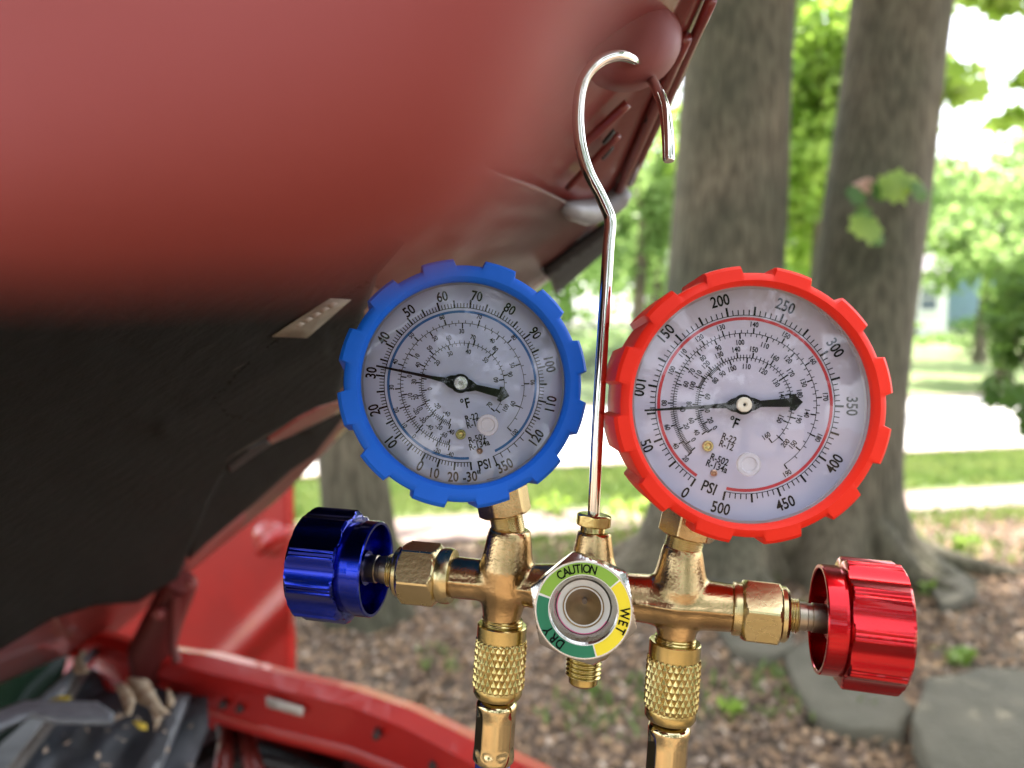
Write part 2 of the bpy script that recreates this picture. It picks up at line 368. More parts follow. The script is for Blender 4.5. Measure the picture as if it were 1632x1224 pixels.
# trees behind and beside the photographer, their crowns close the shade
for i, (x, y, h, r, pc) in enumerate(((-5.5, -5, 8.5, 4.0, 270), (3.8, -7.5, 8, 4.2, 270), (-1, -13, 8.5, 4.8, 240), (8.5, -1.5, 8, 3.8, 240), (-9, 4, 8, 4.0, 240), (9, -11, 7.5, 4.5, 220), (-12, -10, 8, 5, 220))):
    tree('shade_tree', ('broad tree %s' % ['left behind the photographer', 'right behind the photographer', 'far behind the photographer', 'right beside the yard', 'left beside the yard', 'far right rear of the yard', 'far left rear of the yard'][i]), (x, y, 0), (x + .3, y, h - 2.5), .3, .2, (x, y, h - .6), (r, r, 3.4), (30 if i in (1, 2, 5) else 46), (pc - 40 if i in (1, 2, 5) else pc + 130), .18, LEAFC, 20 + i, 'trees around the yard', nlimb=4, cr=(.22 if i in (1, 2, 5) else .28))
for i, (x, y) in enumerate(((-9, -17), (-4.5, -15), (.2, -16), (3.2, -12.5), (6.0, -16), (10, -14), (14, -9))):  # row added out of view: darkens the lens reflections, leaving sky gaps
    tree('added_rear_tree', 'unseen low branched tree added behind the photographer to darken reflections', (x, y, 0), (x + .2, y, 4), .2, .1, (x, y, 4.3), (3.0, 1.8, 3.6), 26, 230, .2, LEAFC, 90 + i, 'unseen trees added behind', nlimb=3, cr=.21)
# ---- sprouting maple leaves on the second trunk
def maple_leaf(center, size, nrm, up, m, parent, name='leaf'):
    nrm = nrm.normalized(); up = (up - nrm * up.dot(nrm)).normalized(); rt = up.cross(nrm)
    pts = [(0, -.42), (.2, -.34), (.42, -.36), (.42, -.14), (.56, .06), (.40, .17), (.34, .36), (.16, .34), (0, .56), (-.16, .34), (-.34, .36), (-.40, .17), (-.56, .06), (-.42, -.14), (-.42, -.36), (-.2, -.34)]
    V = [center] + [center + (rt * x + up * y) * size + nrm * (-.12 * size * (x * x + y * y) * 2 + .03 * size * math.sin(9 * x)) for x, y in pts]
    Fc = [(0, 1 + i, 1 + (i + 1) % 16) for i in range(16)]
    return mesh(name, V, Fc, m, parent, 180)
dT = (b2.y) - .42
toCam = (CR @ Vector((0, 0, 1)))
for (px, py, s, ang, m) in ((1404, 303, .12, 5.2, LEAFD), (1376, 345, .13, 2.4, LEAFM), (1394, 376, .12, 3.9, LEAFM), (1466, 304, .12, 1.5, LEAFM), (1382, 362, .19, PI, LEAFN), (1430, 296, .20, 2.6, LEAFN), (1452, 290, .16, .6, LEAFN), (1366, 311, .12, 3.6, LEAFD), (1418, 290, .13, 4.2, LEAFN)):
    c = P(px, py, dT + random.uniform(-.06, .02))
    maple_leaf(c, s, toCam + Vector((.25, 0, .35 + random.uniform(-.3, .4))), CR @ Vector((math.sin(ang), math.cos(ang), 0)), m, T2)
mb = MB(); c = P(1381, 296, dT + .06); mb.lathe(c, toCam, [(-.1, .045), (0, .04), (.02, .036), (.022, .018), (.005, .012)], 20); mb.build('branch_stub', mat('cut_wood', (.5, .3, .22), .8), T2, 50)
for (p, q) in (((1385, 330), (1384, 362)), ((1390, 318), (1425, 298)), ((1390, 320), (1368, 310))):
    mb = MB(); mb.tube([P(*p, dT + .06), P((p[0] + q[0]) / 2, (p[1] + q[1]) / 2 - 3, dT + .02), P(*q, dT)], .004, 5); mb.build('twig', BARK, T2, 180)

for bb, T_, ang, ln in ((b2, T2, -8, 1.05), (b2, T2, -48, .62), (b2, T2, 196, .55), (b1, T1, 188, .8), (b1, T1, -70, .5), (b2, T2, 35, .8)):
    dr_ = Vector((math.cos(math.radians(ang)), math.sin(math.radians(ang)), 0)); base_ = Vector((bb.x, bb.y, 0))
    mb = MB(); rp = [base_ + dr_ * .17 + Vector((0, 0, .42)), base_ + dr_ * .30 + Vector((0, 0, .20)), base_ + dr_ * (.3 + .3 * ln) + Vector((0, .03, .07)), base_ + dr_ * (.3 + .6 * ln) + Vector((0, -.02, .02)), base_ + dr_ * (.3 + .85 * ln) + Vector((0, .04, -.02))]
    mb.tube(smoothpath(rp, 5), [float(v) for v in np.interp(np.linspace(0, 4, 21), range(5), [.09, .10, .075, .045, .015])], 14); mb.build('root', BARK, T_, 180)
# ---- background trees beyond the road
bgt = [(1668, 16, 2.5, 1.7, 1.3, 36, 150, .17, LEAFF), (1302, 15.5, 5.6, 1.9, 3.4, 50, 190, .2, LEAFN), (1600, 17, 3.1, 1.9, 1.3, 34, 150, .18, LEAFF), (1010, 15.5, 3.9, 1.1, 2.4, 26, 130, .17, LEAFF), # px, depth, crown centre z, rx, rz, clumps, per, size, mat
    (1040, 19, 4.2, 2.4, 2.8, 30, 170, .22, LEAFF), (900, 26, 4.0, 4.0, 3.6, 36, 180, .28, LEAFF),
    (1290, 15, 5.2, 2.6, 3.0, 34, 190, .22, LEAFN), (1300, 24, 3.6, 2.4, 2.2, 24, 150, .24, LEAFF),
    (1560, 22, 4.6, 2.6, 2.2, 26, 130, .22, LEAFF), (1700, 24, 5.0, 3.6, 3.4, 30, 160, .25, LEAFF),
    (1150, 36, 6.0, 6, 5, 40, 170, .4, LEAFF), (760, 34, 6.0, 6, 5, 36, 170, .4, LEAFF), (1420, 44, 6.5, 6, 4.6, 34, 170, .4, LEAFF),
    (500, 30, 6.0, 6, 5, 30, 150, .4, LEAFF), (1760, 46, 5.5, 7, 4.6, 34, 150, .4, LEAFF), (200, 26, 5.5, 5, 4.5, 30, 150, .35, LEAFF), (1030, 50, 5, 8, 6, 30, 170, .45, LEAFF), (1290, 55, 6, 7, 7, 30, 170, .45, LEAFF), (640, 55, 6, 9, 7, 30, 170, .5, LEAFF)]
where = ['low pale green tree at the right edge in front of the blue house', 'nearest lime green tree filling the gap between the two big trunks', 'low hanging yellow green tree in front of the blue house', 'small light tree just beyond the road left of the big trunks','light green tree beyond the fence, left of the big trunks', 'wide leafy tree beyond the fence behind the steel hook', 'bright lime green tree seen between the two big trunks', 'small pale tree low between the two big trunks', 'loose light tree in front of the pale sky at the right', 'tree at the right picture edge across the road', 'tall far tree behind the left big trunk', 'far tree behind the blue gauge', 'tall far tree behind the white house', 'far tree hidden behind the hood', 'far tree behind the blue house', 'far tree behind the car', 'dim far tree behind the fence', 'dim far tree between the two big trunks', 'dim far tree behind the hood edge']
for i, (px, d, cz, rx, rz, nc, per, s, lm) in enumerate(bgt):
    x = D(px, d); hz = gh(x, d)
    tree('background_tree', where[i], (x, d, hz), (x + .2, d, hz + cz), .16, .09, (x, d, cz + hz), (rx, rx, rz), nc, per, s, lm, 40 + i, 'trees across the road', nlimb=3, cr=.3)
# low shrubs across the road
shr = [(960, 17, .9, 1.6), (880, 18, .8, 1.5), (1100, 20, 1.0, 1.8), (1545, 26, 1.0, 1.6), (1600, 24, 1.3, 1.5), (1290, 20, .9, 1.2), (1455, 31, .7, 1.0), (700, 20, 1.0, 2.4)]
lab = ['round shrub behind the fence right of the hook rod', 'round shrub behind the fence by the blue gauge', 'shrub behind the red gauge', 'low shrub by the white house corner', 'taller shrub by the blue house', 'shrub low between the two big trunks', 'low shrub under the white house windows', 'wide shrub hidden behind the blue gauge']
for i, (px, d, hgt, r) in enumerate(shr):
    x = D(px, d); z = gh(x, d); e = empty('shrub', (x, d, z)); tag(e, lab[i], 'shrub', 'shrubs across the road')
    rng = np.random.default_rng(70 + i); c, rr = clumps((x, d, z + hgt * .55), (r, r * .7, hgt * .6), 14, rng, cr=.34)
    leaf_cloud('foliage', c, rr, 130, .14, LEAFF if i != 4 else LEAFD, e, seed=70 + i)
    mb = MB(); 
    for q in range(4): mb.tube([(x, d, z), (x + random.uniform(-.5, .5) * r, d, z + hgt * .7)], [.02, .008], 5)
    mb.build('stem', BARK, e)
# leafy bush close at the right edge
e = empty('bush', G(1690, 1000)); tag(e, 'dark leafy bush reaching in at the right edge before the road', 'bush')
bc = []; br = []
rng = random.Random(5)
for i in range(34):
    px = 1590 + 170 * rng.random() ** .8; py = 440 + 260 * rng.random()
    if px < 1620 and (py < 470 or py > 660): px += 50
    if py > 640: px += 25
    bc.append(P(px, py, 2.9 + rng.random() * .5)); br.append((.10, .12, .09))
leaf_cloud('foliage', bc, br, 17, .075, LEAFM, e, seed=3, shape='maple')
bp = G(1700, 1010)
for i in range(6):
    q = bc[i * 5]; mb = MB(); mb.tube([bp, bp.lerp(q, .5) + Vector((.1, 0, .1)), q], [.014, .01, .004], 6); mb.build('stem', BARK, e, 180)
# leafy sprays hanging into the top right
e = empty('overhanging_branch', P(1760, -120, 5.0)); tag(e, 'leafy maple branch hanging into the top right corner', 'branch')
bc = [P(px, py, 4.9 + random.uniform(-.4, .4)) for px, py in ((1560, -10), (1590, 4), (1620, -12), (1545, -25), (1660, 10), (1536, 120), (1520, 150), (1600, 190), (1625, 130), (1700, 60))]
leaf_cloud('leaves', bc, [(.11, .2, .05)] * len(bc), 13, .15, LEAFN, e, seed=9, shape='maple', flat=.6)
mb = MB(); mb.tube([P(1800, -150, 5), P(1680, -60, 5), P(1560, -20, 5)], [.02, .012, .005], 6); mb.tube([P(1800, 0, 5), P(1700, 60, 5), P(1600, 130, 5), P(1530, 140, 4.9)], [.015, .01, .006, .003], 6); mb.build('twig', BARK, e, 180)
mb = MB(); mb.tube([P(1700, 78, 13), P(1632, 50, 13), P(1540, 22, 13), P(1300, -55, 13)], .012, 5); o = mb.build('overhead_wire', BLACK, None, 180); tag(o, 'thin black overhead wire crossing the top right corner', 'wire')

# ---- chain link fence at left across the road
e = empty('chain_link_fence', (0, 14.2, 0)); tag(e, 'grey chain link fence with a top rail across the road behind the hook rod', 'fence')
fa, fb = R2(-16, 5.9), R2(1.2, 5.9)
fdir = (fb - fa).normalized(); L = (fb - fa).length; z0 = gh(fa.x, fa.y); HF = 1.32
mb = MB(); mb.tube([fa + Vector((0, 0, z0 + HF)), fb + Vector((0, 0, z0 + HF))], .035, 8); mb.build('top_rail', GALV, e, 180)
n = int(L / 2.4)
for i in range(n + 1):
    p = fa + fdir * (L * i / n); mb = MB(); mb.tube([p + Vector((0, 0, z0 - .1)), p + Vector((0, 0, z0 + HF + .03))], .03, 8); mb.build('post', GALV, e, 180)
mb = MB(); s = -HF
while s < L:
    for sg in (1, -1):
        a0_, a1_ = (s, s + HF) if sg == 1 else (s + HF, s)
        zt0, zt1 = 0, HF; q0, q1 = a0_, a1_
        def clampt(q0, q1):
            t0, t1 = 0., 1.
            for lim, s_ in ((0, 1), (L, -1)):
                f0 = (q0 - lim) * s_; f1 = (q1 - lim) * s_
                if f0 < 0 and f1 < 0: return None
                if f0 < 0: t0 = max(t0, f0 / (f0 - f1))
                if f1 < 0: t1 = min(t1, f0 / (f0 - f1))
            return t0, t1
        c = clampt(q0, q1)
        if c:
            pa = fa + fdir * (q0 + (q1 - q0) * c[0]) + Vector((0, 0, z0 + HF * c[0])); pb = fa + fdir * (q0 + (q1 - q0) * c[1]) + Vector((0, 0, z0 + HF * c[1]))
            mb.tube([pa, pb], .0035, 3, False)
    s += .085
wm_ = mb.build('wire_mesh', GALV, e); wm_['kind'] = 'stuff'

# ---- houses
def house(name, label, x0, x1, y0, y1, wall_h, roof_h, sid, windows, base_z, porch=None, cat='house'):
    e = empty(name, ((x0 + x1) / 2, (y0 + y1) / 2, base_z)); tag(e, label, cat)
    mb = MB()
    nb = int(wall_h / .18)
    for i in range(nb):      # lap siding boards, joined per facade
        zc = base_z + .3 + (i + .5) * wall_h / nb; mb.box(((x0 + x1) / 2, y0 - .012 , zc), (x1 - x0, .03, wall_h / nb * .96), Matrix.Rotation(.06, 3, 'X'))
    o = mb.build('siding', sid, e); o['kind'] = 'stuff'
    mb = MB(); mb.box(((x0 + x1) / 2, (y0 + y1) / 2 + .03, base_z + .3 + wall_h / 2), (x1 - x0 - .01, y1 - y0, wall_h)); mb.build('wall', sid, e)
    mb = MB(); mb.box(((x0 + x1) / 2, (y0 + y1) / 2, base_z + .13), (x1 - x0 + .02, y1 - y0 + .1, .4)); mb.build('foundation', CONC, e)
    zt = base_z + .3 + wall_h; ym = (y0 + y1) / 2; mb = MB()
    V = [(x0 - .4, y0 - .5, zt - .1), (x1 + .4, y0 - .5, zt - .1), (x1 + .4, ym, zt + roof_h), (x0 - .4, ym, zt + roof_h), (x0 - .4, y1 + .5, zt - .1), (x1 + .4, y1 + .5, zt - .1)]
    V += [(a, b, c + .12) for a, b, c in V]
    mb.add(V, [(0, 1, 2, 3), (3, 2, 5, 4), (6, 9, 8, 7), (9, 10, 11, 8), (0, 6, 7, 1), (4, 5, 11, 10), (0, 3, 9, 6), (3, 4, 10, 9), (1, 7, 8, 2), (2, 8, 11, 5)]); mb.build('roof', ROOFM, e)
    for xs in (x0, x1):
        mb = MB(); mb.add([(xs, y0, zt - .05), (xs, y1, zt - .05), (xs, ym, zt + roof_h - .05), (xs + .02, y0, zt - .05), (xs + .02, y1, zt - .05), (xs + .02, ym, zt + roof_h - .05)], [(0, 1, 2), (3, 5, 4), (0, 3, 4, 1), (1, 4, 5, 2), (2, 5, 3, 0)]); mb.build('gable', sid, e)
    for (wx, wz, ww, wh) in windows:
        mb = MB()
        for dx, dz, sx, sz in ((-ww / 2, 0, .1, wh + .2), (ww / 2, 0, .1, wh + .2), (0, wh / 2, ww - .1, .1), (0, -wh / 2, ww - .1, .1), (0, 0, ww - .1, .05)): mb.box((wx + dx, y0 - .06, base_z + wz + dz), (sx, .08, sz))
        f = mb.build('window_frame', WHITE, e); mb = MB(); mb.box((wx, y0 - .045, base_z + wz), (ww, .02, wh)); mb.build('pane', WINM, f)
    if porch:
        for px_ in porch: mb = MB(); mb.box((px_, y0 - 1.6, base_z + .3 + wall_h / 2), (.2, .2, wall_h)); mb.build('porch_post', WHITE, e)
        mb = MB(); mb.box(((porch[0] + porch[-1]) / 2, y0 - .9, base_z + .3 + wall_h + .08), (porch[-1] - porch[0] + .6, 1.9, .2)); mb.build('porch_roof', ROOFM, e)
        mb = MB(); mb.box(((porch[0] + porch[-1]) / 2, y0 - .9, base_z + .18), (porch[-1] - porch[0] + .6, 1.7, .3)); mb.build('porch_floor', WHITE, e)
    return e
dh = 33
house('white_house', 'white sided house with grey roof across the road behind the right trunk', D(1290, dh), D(1506, dh), dh, dh + 8, 2.7, 2.2, SIDING, [(D(1475, dh), 1.9, .8, 1.1), (D(1442, dh), 1.9, .8, 1.1), (D(1380, dh), 1.9, .9, 1.1)], gh(D(1480, dh), dh) - .1)
dh = 38
house('blue_house', 'blue house with white porch posts behind the foliage at the right edge', D(1560, dh), D(1900, dh), dh, dh + 8, 3.0, 2.4, SIDINGB, [(D(1610, dh), 2.0, 1.0, 1.2), (D(1680, dh), 2.0, 1.0, 1.2)], gh(D(1600, dh), dh), porch=[D(1570, dh), D(1630, dh), D(1700, dh)])

# ------------------------------------------------------------------ ground cover near
def in_view_ground(x, y):
    v = Vector((x, y, 0)) - Vector((0, 0, CAMH)); c = CR.transposed() @ v
    if c.z > -.5: return False
    px = 816 + c.x / -c.z * F; py = 612 - c.y / -c.z * F
    return -60 < px < 1700 and py < 1400
def on_band(x, y):
    b = (Vector((x, y, 0)) - ORG).dot(E2); return b
leaf_meshes = []
for i in range(6):
    m = (DRY1, DRY3, DRY2, DRY1, DRY3, DRY1)[i]; pts = []
    n = 11; rr = random.Random(i)
    for k in range(n):
        a = 2 * PI * k / n; r = (.5 if k % 2 else .3) * (.8 + .4 * rr.random()) * (1.25 if k in (0, 1) else 1)
        pts.append((r * math.cos(a), r * math.sin(a) * .7, .16 * math.sin(a * 2 + i) * rr.random() + .05))
    me = bpy.data.meshes.new('fallen_leaf'); me.from_pydata([(0, 0, .02)] + pts, [], [(0, 1 + k, 1 + (k + 1) % n) for k in range(n)]); me.materials.append(m); me.update(); leaf_meshes.append(me)
rr = random.Random(3); cnt = 0
while cnt < 290:
    y = 2.0 + 2.6 * rr.random() ** 1.2; x = rr.uniform(-1.2, 2.6) * y / 3.5
    if not in_view_ground(x, y): continue
    o = bpy.data.objects.new('fallen_leaf', rr.choice(leaf_meshes)); COL.objects.link(o); o.parent = ground
    s = rr.uniform(.03, .055); o.scale = (s, s, s); o.location = (x, y, gh(x, y) + .012); o.rotation_euler = (rr.uniform(-.5, .5), rr.uniform(-.5, .5), rr.uniform(0, 6.3)); cnt += 1
def scatter(name, n, size, m, region, seed, zoff=.012, tilt=.5, label=None):
    rng = np.random.default_rng(seed); pos = []
    while len(pos) < n:
        x, y = region(rng)
        if x is None: continue
        pos.append((x, y, gh(x, y) + zoff + rng.random() * .012))
    pos = np.array(pos); n = len(pos)
    nr = rng.normal(size=(n, 3)) * tilt; nr[:, 2] = 1; nr /= np.linalg.norm(nr, axis=1)[:, None]
    t = rng.normal(size=(n, 3)); t -= nr * np.sum(t * nr, 1)[:, None]; t /= np.linalg.norm(t, axis=1)[:, None]; b = np.cross(nr, t); s = size * (.5 + rng.random(n))
    loc = np.array([(-.6, 0), (-.2, .3), (.15, .42), (.6, .05), (.2, -.35), (-.25, -.28)]); k = 6
    V = (pos[:, None] + s[:, None, None] * (loc[None, :, 0, None] * t[:, None] + loc[None, :, 1, None] * b[:, None])).reshape(-1, 3)
    me = bpy.data.meshes.new(name); me.vertices.add(len(V)); me.vertices.foreach_set('co', V.ravel()); me.loops.add(n * k); me.loops.foreach_set('vertex_index', np.arange(n * k)); me.polygons.add(n); me.polygons.foreach_set('loop_start', np.arange(n) * k); me.polygons.foreach_set('loop_total', np.full(n, k)); me.materials.append(m); me.update(calc_edges=True)
    o = link(name, me); tag(o, label, 'leaves' if 'leaf' in name else 'grass', None, 'stuff'); return o
def reg_near(rng):
    y = 1.6 + 5.2 * rng.random(); x = rng.uniform(-.75, .72) * y
    return (x, y) if on_band(x, y) < -2.3 else (None, None)
scatter('leaf_litter', 13000, .026, DRY1, reg_near, 1, label='tan fallen leaves lying over the shaded soil')
scatter('leaf_litter', 12000, .028, DRY2, reg_near, 2, label='dark brown fallen leaves lying over the shaded soil')
scatter('leaf_litter', 2600, .026, DRY3, reg_near, 4, label='pale grey fallen leaves lying over the shaded soil')
# grass blades
def blades(name, n, region, h, m, seed, label):
    rng = np.random.default_rng(seed); V = []; pos = []
    while len(pos) < n:
        x, y = region(rng)
        if x is not None: pos.append((x, y, gh(x, y)))
    pos = np.array(pos); a = rng.random(n) * 2 * PI; w_ = .006 + .006 * rng.random(n); hh = h * (.5 + rng.random(n)); ln = rng.normal(size=(n, 2)) * .45 * h
    dx = np.stack([np.cos(a) * w_, np.sin(a) * w_, np.zeros(n)], 1)
    mid = pos + np.stack([ln[:, 0] * .3, ln[:, 1] * .3, hh * .6], 1); tip = pos + np.stack([ln[:, 0], ln[:, 1], hh], 1)
    V = np.stack([pos - dx, pos + dx, mid + dx * .7, tip, mid - dx * .7], 1).reshape(-1, 3)
    me = bpy.data.meshes.new(name); me.vertices.add(len(V)); me.vertices.foreach_set('co', V.ravel()); me.loops.add(n * 5); me.loops.foreach_set('vertex_index', np.arange(n * 5)); me.polygons.add(n); me.polygons.foreach_set('loop_start', np.arange(n) * 5); me.polygons.foreach_set('loop_total', np.full(n, 5)); me.materials.append(m); me.update(calc_edges=True)
    o = link(name, me); tag(o, label, 'grass', None, 'stuff'); return o
def reg_strip(rng):
    p = R2(rng.uniform(-7, 6), rng.uniform(-1.5, -.15)); return (p.x, p.y)
def reg_edge(rng):
    p = R2(rng.uniform(-6, 6), -2.3 - 1.1 * rng.random() ** 2)
    return (p.x, p.y) if mnoise.noise(Vector((p.x * 1.3, p.y * 1.3, 3))) > -.15 else (None, None)
def reg_patch(rng):
    y = 2.2 + 3.5 * rng.random(); x = rng.uniform(-.6, .7) * y
    return (x, y) if mnoise.noise(Vector((x * 1.6, y * 1.6, 9))) > .33 else (None, None)
blades('grass', 26000, reg_strip, .07, GRASSM, 1, 'sunlit green grass strip between path and road')
blades('grass', 5000, reg_edge, .07, GRASSM, 2, 'thin ragged grass along the near side of the path')
blades('grass', 700, reg_patch, .05, GRASSM, 3, 'sparse green sprigs in the leaf litter')
# weeds / small leafy plants
wd = [((1040, 845), 'leafy weed beside the left tree root', .26, 60), ((985, 835), 'leafy weed under the red gauge by the hook rod', .22, 50), ((880, 820), 'leafy weed right of the blue gauge stem', .16, 34), ((1480, 950), 'single broad green leaf sprig behind the red knob', .07, 5), ((1160, 1145), 'tiny green sprig on the leaf litter right of the red gauge hose', .06, 6), ((735, 950), 'small green sprig behind the left brass cross', .10, 9), ((1540, 880), 'low weed by the right tree root', .12, 16), ((1520, 1065), 'low green sprig above the big grey stone', .12, 14), ((940, 1105), 'tiny sprig below the sight glass port', .06, 6), ((500, 860), 'low weed in the grass left of the slim trunk', .12, 20)]
for (pp, lb, s, n) in wd:
    c = G(*pp); e = empty('weed', c); tag(e, lb, 'plant', 'weeds growing in the yard')
    leaf_cloud('leaves', [(c.x, c.y, c.z + s * .5)], [(s * .9, s * .6, s * .5)], n, .06, LEAFN, e, seed=int(pp[0]), shape='maple', flat=1.2)
    mb = MB()
    for q in range(3): mb.tube([c, c + Vector((random.uniform(-.5, .5) * s, random.uniform(-.3, .3) * s, s * .8))], .003, 4)
    mb.build('stem', GRASSM, e)
# stones
def stone(pxpts, h, label, m=STONE, seed=0):
    pts = [G(*p) for p in pxpts]; c = sum(pts, Vector()) / len(pts); rr = random.Random(seed)
    bm = bmesh.new(); bot = [bm.verts.new((p.x, p.y, -.03)) for p in pts]
    f = bm.faces.new(bot); r = bmesh.ops.extrude_face_region(bm, geom=[f]); vs = [v for v in r['geom'] if isinstance(v, bmesh.types.BMVert)]
    for v in vs:
        v.co.z = h * (.75 + .5 * rr.random()); d = Vector((c.x, c.y, 0)) - Vector((v.co.x, v.co.y, 0)); v.co += d * .06
    bmesh.ops.recalc_face_normals(bm, faces=bm.faces)
    bmesh.ops.bevel(bm, geom=[e_ for e_ in bm.edges], offset=.018, segments=2, affect='EDGES', profile=.6)
    bmesh.ops.triangulate(bm, faces=bm.faces)
    for _ in range(2): bmesh.ops.subdivide_edges(bm, edges=[e_ for e_ in bm.edges if e_.calc_length() > .06], cuts=1)
    for v in bm.verts:
        q = v.co * 5; v.co += Vector((mnoise.noise(q), mnoise.noise(q + Vector((9, 0, 0))), mnoise.noise(q + Vector((0, 9, 0))))) * .014
    me = bpy.data.meshes.new('stone'); bm.to_mesh(me); bm.free(); me.materials.append(m); me.shade_smooth(); me.set_sharp_from_angle(angle=math.radians(50))
    o = link('stone', me); tag(o, label, 'stone', 'stones lying by the trees'); return o
stone([(1236, 1045), (1300, 1036), (1400, 1085), (1462, 1150), (1440, 1196), (1345, 1192), (1290, 1160), (1262, 1110)], .06, 'flat grey green stone slab under the red knob', seed=1)
stone([(1445, 1200), (1465, 1120), (1560, 1085), (1700, 1092), (1800, 1180), (1780, 1330), (1480, 1300)], .09, 'largest grey stone in the bottom right corner', seed=2)
stone([(1128, 990), (1190, 962), (1262, 1010), (1268, 1056), (1215, 1078), (1160, 1050)], .07, 'dark grey stone behind the right brass cross', seed=3)
stone([(1110, 905), (1150, 895), (1200, 945), (1190, 975), (1130, 960)], .10, 'small pale stone at the foot of the trunk behind the right hex nut', seed=4)
stone([(1470, 930), (1530, 920), (1560, 960), (1500, 985)], .05, 'small pale stone right of the red knob', seed=5)

# ================================================================== CAR
car = empty('red_car', ZP(-200, 1300, 0)); tag(car, 'red car with its hood raised over the gauges', 'car')
HA, HB, HC = 8.493, -.004468, -.006816
def hd(px, py): return 1 / max(.02, HA + HB * px + HC * py)
edge = [(1230, -190), (1165, -60), (1141, 0), (1105, 85), (1073, 162), (1040, 228), (1005, 295), (945, 368), (885, 440), (700, 580), (551, 685), (461, 780), (404, 830), (312, 905), (181, 1012), (0, 1090), (-160, 1160)]
def resample(poly, n):
    L = [0]
    for a, b in zip(poly, poly[1:]): L.append(L[-1] + math.dist(a, b))
    out = []
    for i in range(n):
        s = L[-1] * i / (n - 1); j = min(max(k for k in range(len(L)) if L[k] <= s + 1e-9), len(poly) - 2)
        t = (s - L[j]) / (L[j + 1] - L[j]); out.append((poly[j][0] + (poly[j + 1][0] - poly[j][0]) * t, poly[j][1] + (poly[j + 1][1] - poly[j][1]) * t))
    return out
CIL = [(900, -900), (300, -1000), (-600, -900), (-1100, -300), (-1200, 200)]
ER = resample(edge, 150); IN = resample([(700, -420), (200, -500), (-300, -300), (-420, 200), (-450, 500)], 150)
rows = [0, .004, .010, .016, .022, .03, .045, .06, .07, .09, .13, .2, .3, .45, .7, 1.0]
# underside profile in the inward fraction: rolled outer lip, a groove, a raised box frame, then the flat
def off(t):
    if t < .010: return .0
    if t < .016: return -.012
    if t < .03: return .012
    if t < .055: return .022
    return .0
V = []
for (ex, ey), (ix, iy), (jx, jy) in zip(ER, IN, resample(CIL, 150)):
    for t in rows:
        x = ex + (ix - ex) * t; y = ey + (iy - ey) * t; dd = hd(x, y)
        V.append(P(x, y, dd * (1 - off(t)) if dd < 3 else dd))
    V.append(P(jx, jy, hd(jx, jy)))
nr = len(rows) + 1; Fc = [(i * nr + k, i * nr + k + 1, (i + 1) * nr + k + 1, (i + 1) * nr + k) for i in range(149) for k in range(nr - 1)]
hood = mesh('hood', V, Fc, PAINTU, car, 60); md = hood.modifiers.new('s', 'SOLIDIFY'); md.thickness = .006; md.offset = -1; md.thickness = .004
# second skin (outer panel) further away
V2 = []
for (ex, ey), (ix, iy) in zip(ER, IN):
    for t in (0, .5, 1.0):
        x = ex + (ix - ex) * t; y = ey + (iy - ey) * t; V2.append(P(x, y, hd(x, y)) + (P(x, y, 1) - P(x, y, 0)).normalized() * .02)
Fc = [(i * 3 + k, i * 3 + k + 1, (i + 1) * 3 + k + 1, (i + 1) * 3 + k) for i in range(149) for k in range(2)]
mesh('hood_skin', V2, Fc, PAINT, car, 180)

def surf(name, poly, dfn, m, parent, cuts=5, thick=.004, smooth=180):
    bm = bmesh.new(); vs = [bm.verts.new((x, y, 0)) for x, y in poly]
    f = bm.faces.new(vs); bmesh.ops.triangulate(bm, faces=[f])
    for _ in range(cuts):
        L = sorted([e_.calc_length() for e_ in bm.edges]); mx = L[-1]
        if len(bm.edges) > 9000: break
        bmesh.ops.subdivide_edges(bm, edges=[e_ for e_ in bm.edges if e_.calc_length() > mx * .45], cuts=1); bmesh.ops.triangulate(bm, faces=bm.faces)
    for v in bm.verts: v.co = dfn(v.co.x, v.co.y)
    bmesh.ops.recalc_face_normals(bm, faces=bm.faces)
    me = bpy.data.meshes.new(name); bm.to_mesh(me); bm.free(); me.materials.append(m)
    me.shade_smooth()
    o = link(name, me, parent)
    if thick: md = o.modifiers.new('s', 'SOLIDIFY'); md.thickness = thick; md.offset = 0
    return o
def padd(x, y):
    n = mnoise.noise(Vector((x / 170, y / 60, 0))) * .010 + mnoise.noise(Vector((x / 60, y / 40, 4))) * .004
    # two folds across the pad
    n += -.016 * math.exp(-((y - (640 + (x - 330) * -.5)) / 22) ** 2) * (1 if 250 < x < 520 else .3)
    return P(x, y, min(hd(x, y), 3) * (1 - .062 + n))
surf('insulation_pad', [(-160, 260), (120, 250), (420, 300), (640, 380), (600, 428), (434, 536), (368, 590), (335, 630), (360, 660), (400, 668), (470, 650), (537, 632), (560, 650), (500, 690), (441, 683), (395, 712), (350, 760), (330, 800), (282, 920), (218, 958), (152, 962), (80, 984), (0, 1032), (-160, 1105)], padd, PAD, car, 7)
surf('insulation_pad', [(372, 640), (400, 570), (440, 556), (548, 560), (560, 600), (537, 622), (470, 645), (400, 664)], lambda x, y: P(x, y, hd(x, y) * .965), PAD, car, 4)
surf('insulation_pad', [(352, 742), (441, 700), (560, 640), (548, 660), (500, 722), (462, 748), (404, 800), (330, 862), (300, 890), (310, 820)], lambda x, y: P(x, y, hd(x, y) * (.955 + .01 * mnoise.noise(Vector((x / 40, y / 40, 0))))), PAD, car, 4)
surf('hood_label', [(434, 536), (526, 475), (559, 477), (489, 538)], lambda x, y: P(x, y, hd(x, y) * .916), LABELM, car, 2, .0006)
for i in range(5):
    x, y = 470 + i * 13, 519 - i * 8.2
    surf('hood_label_print', [(x, y), (x + 9, y - 6), (x + 16, y - 4), (x + 6, y + 3)], lambda x, y: P(x, y, hd(x, y) * .914), mat('faded_ink', (.3, .26, .22), .6), car, 1, .0006)
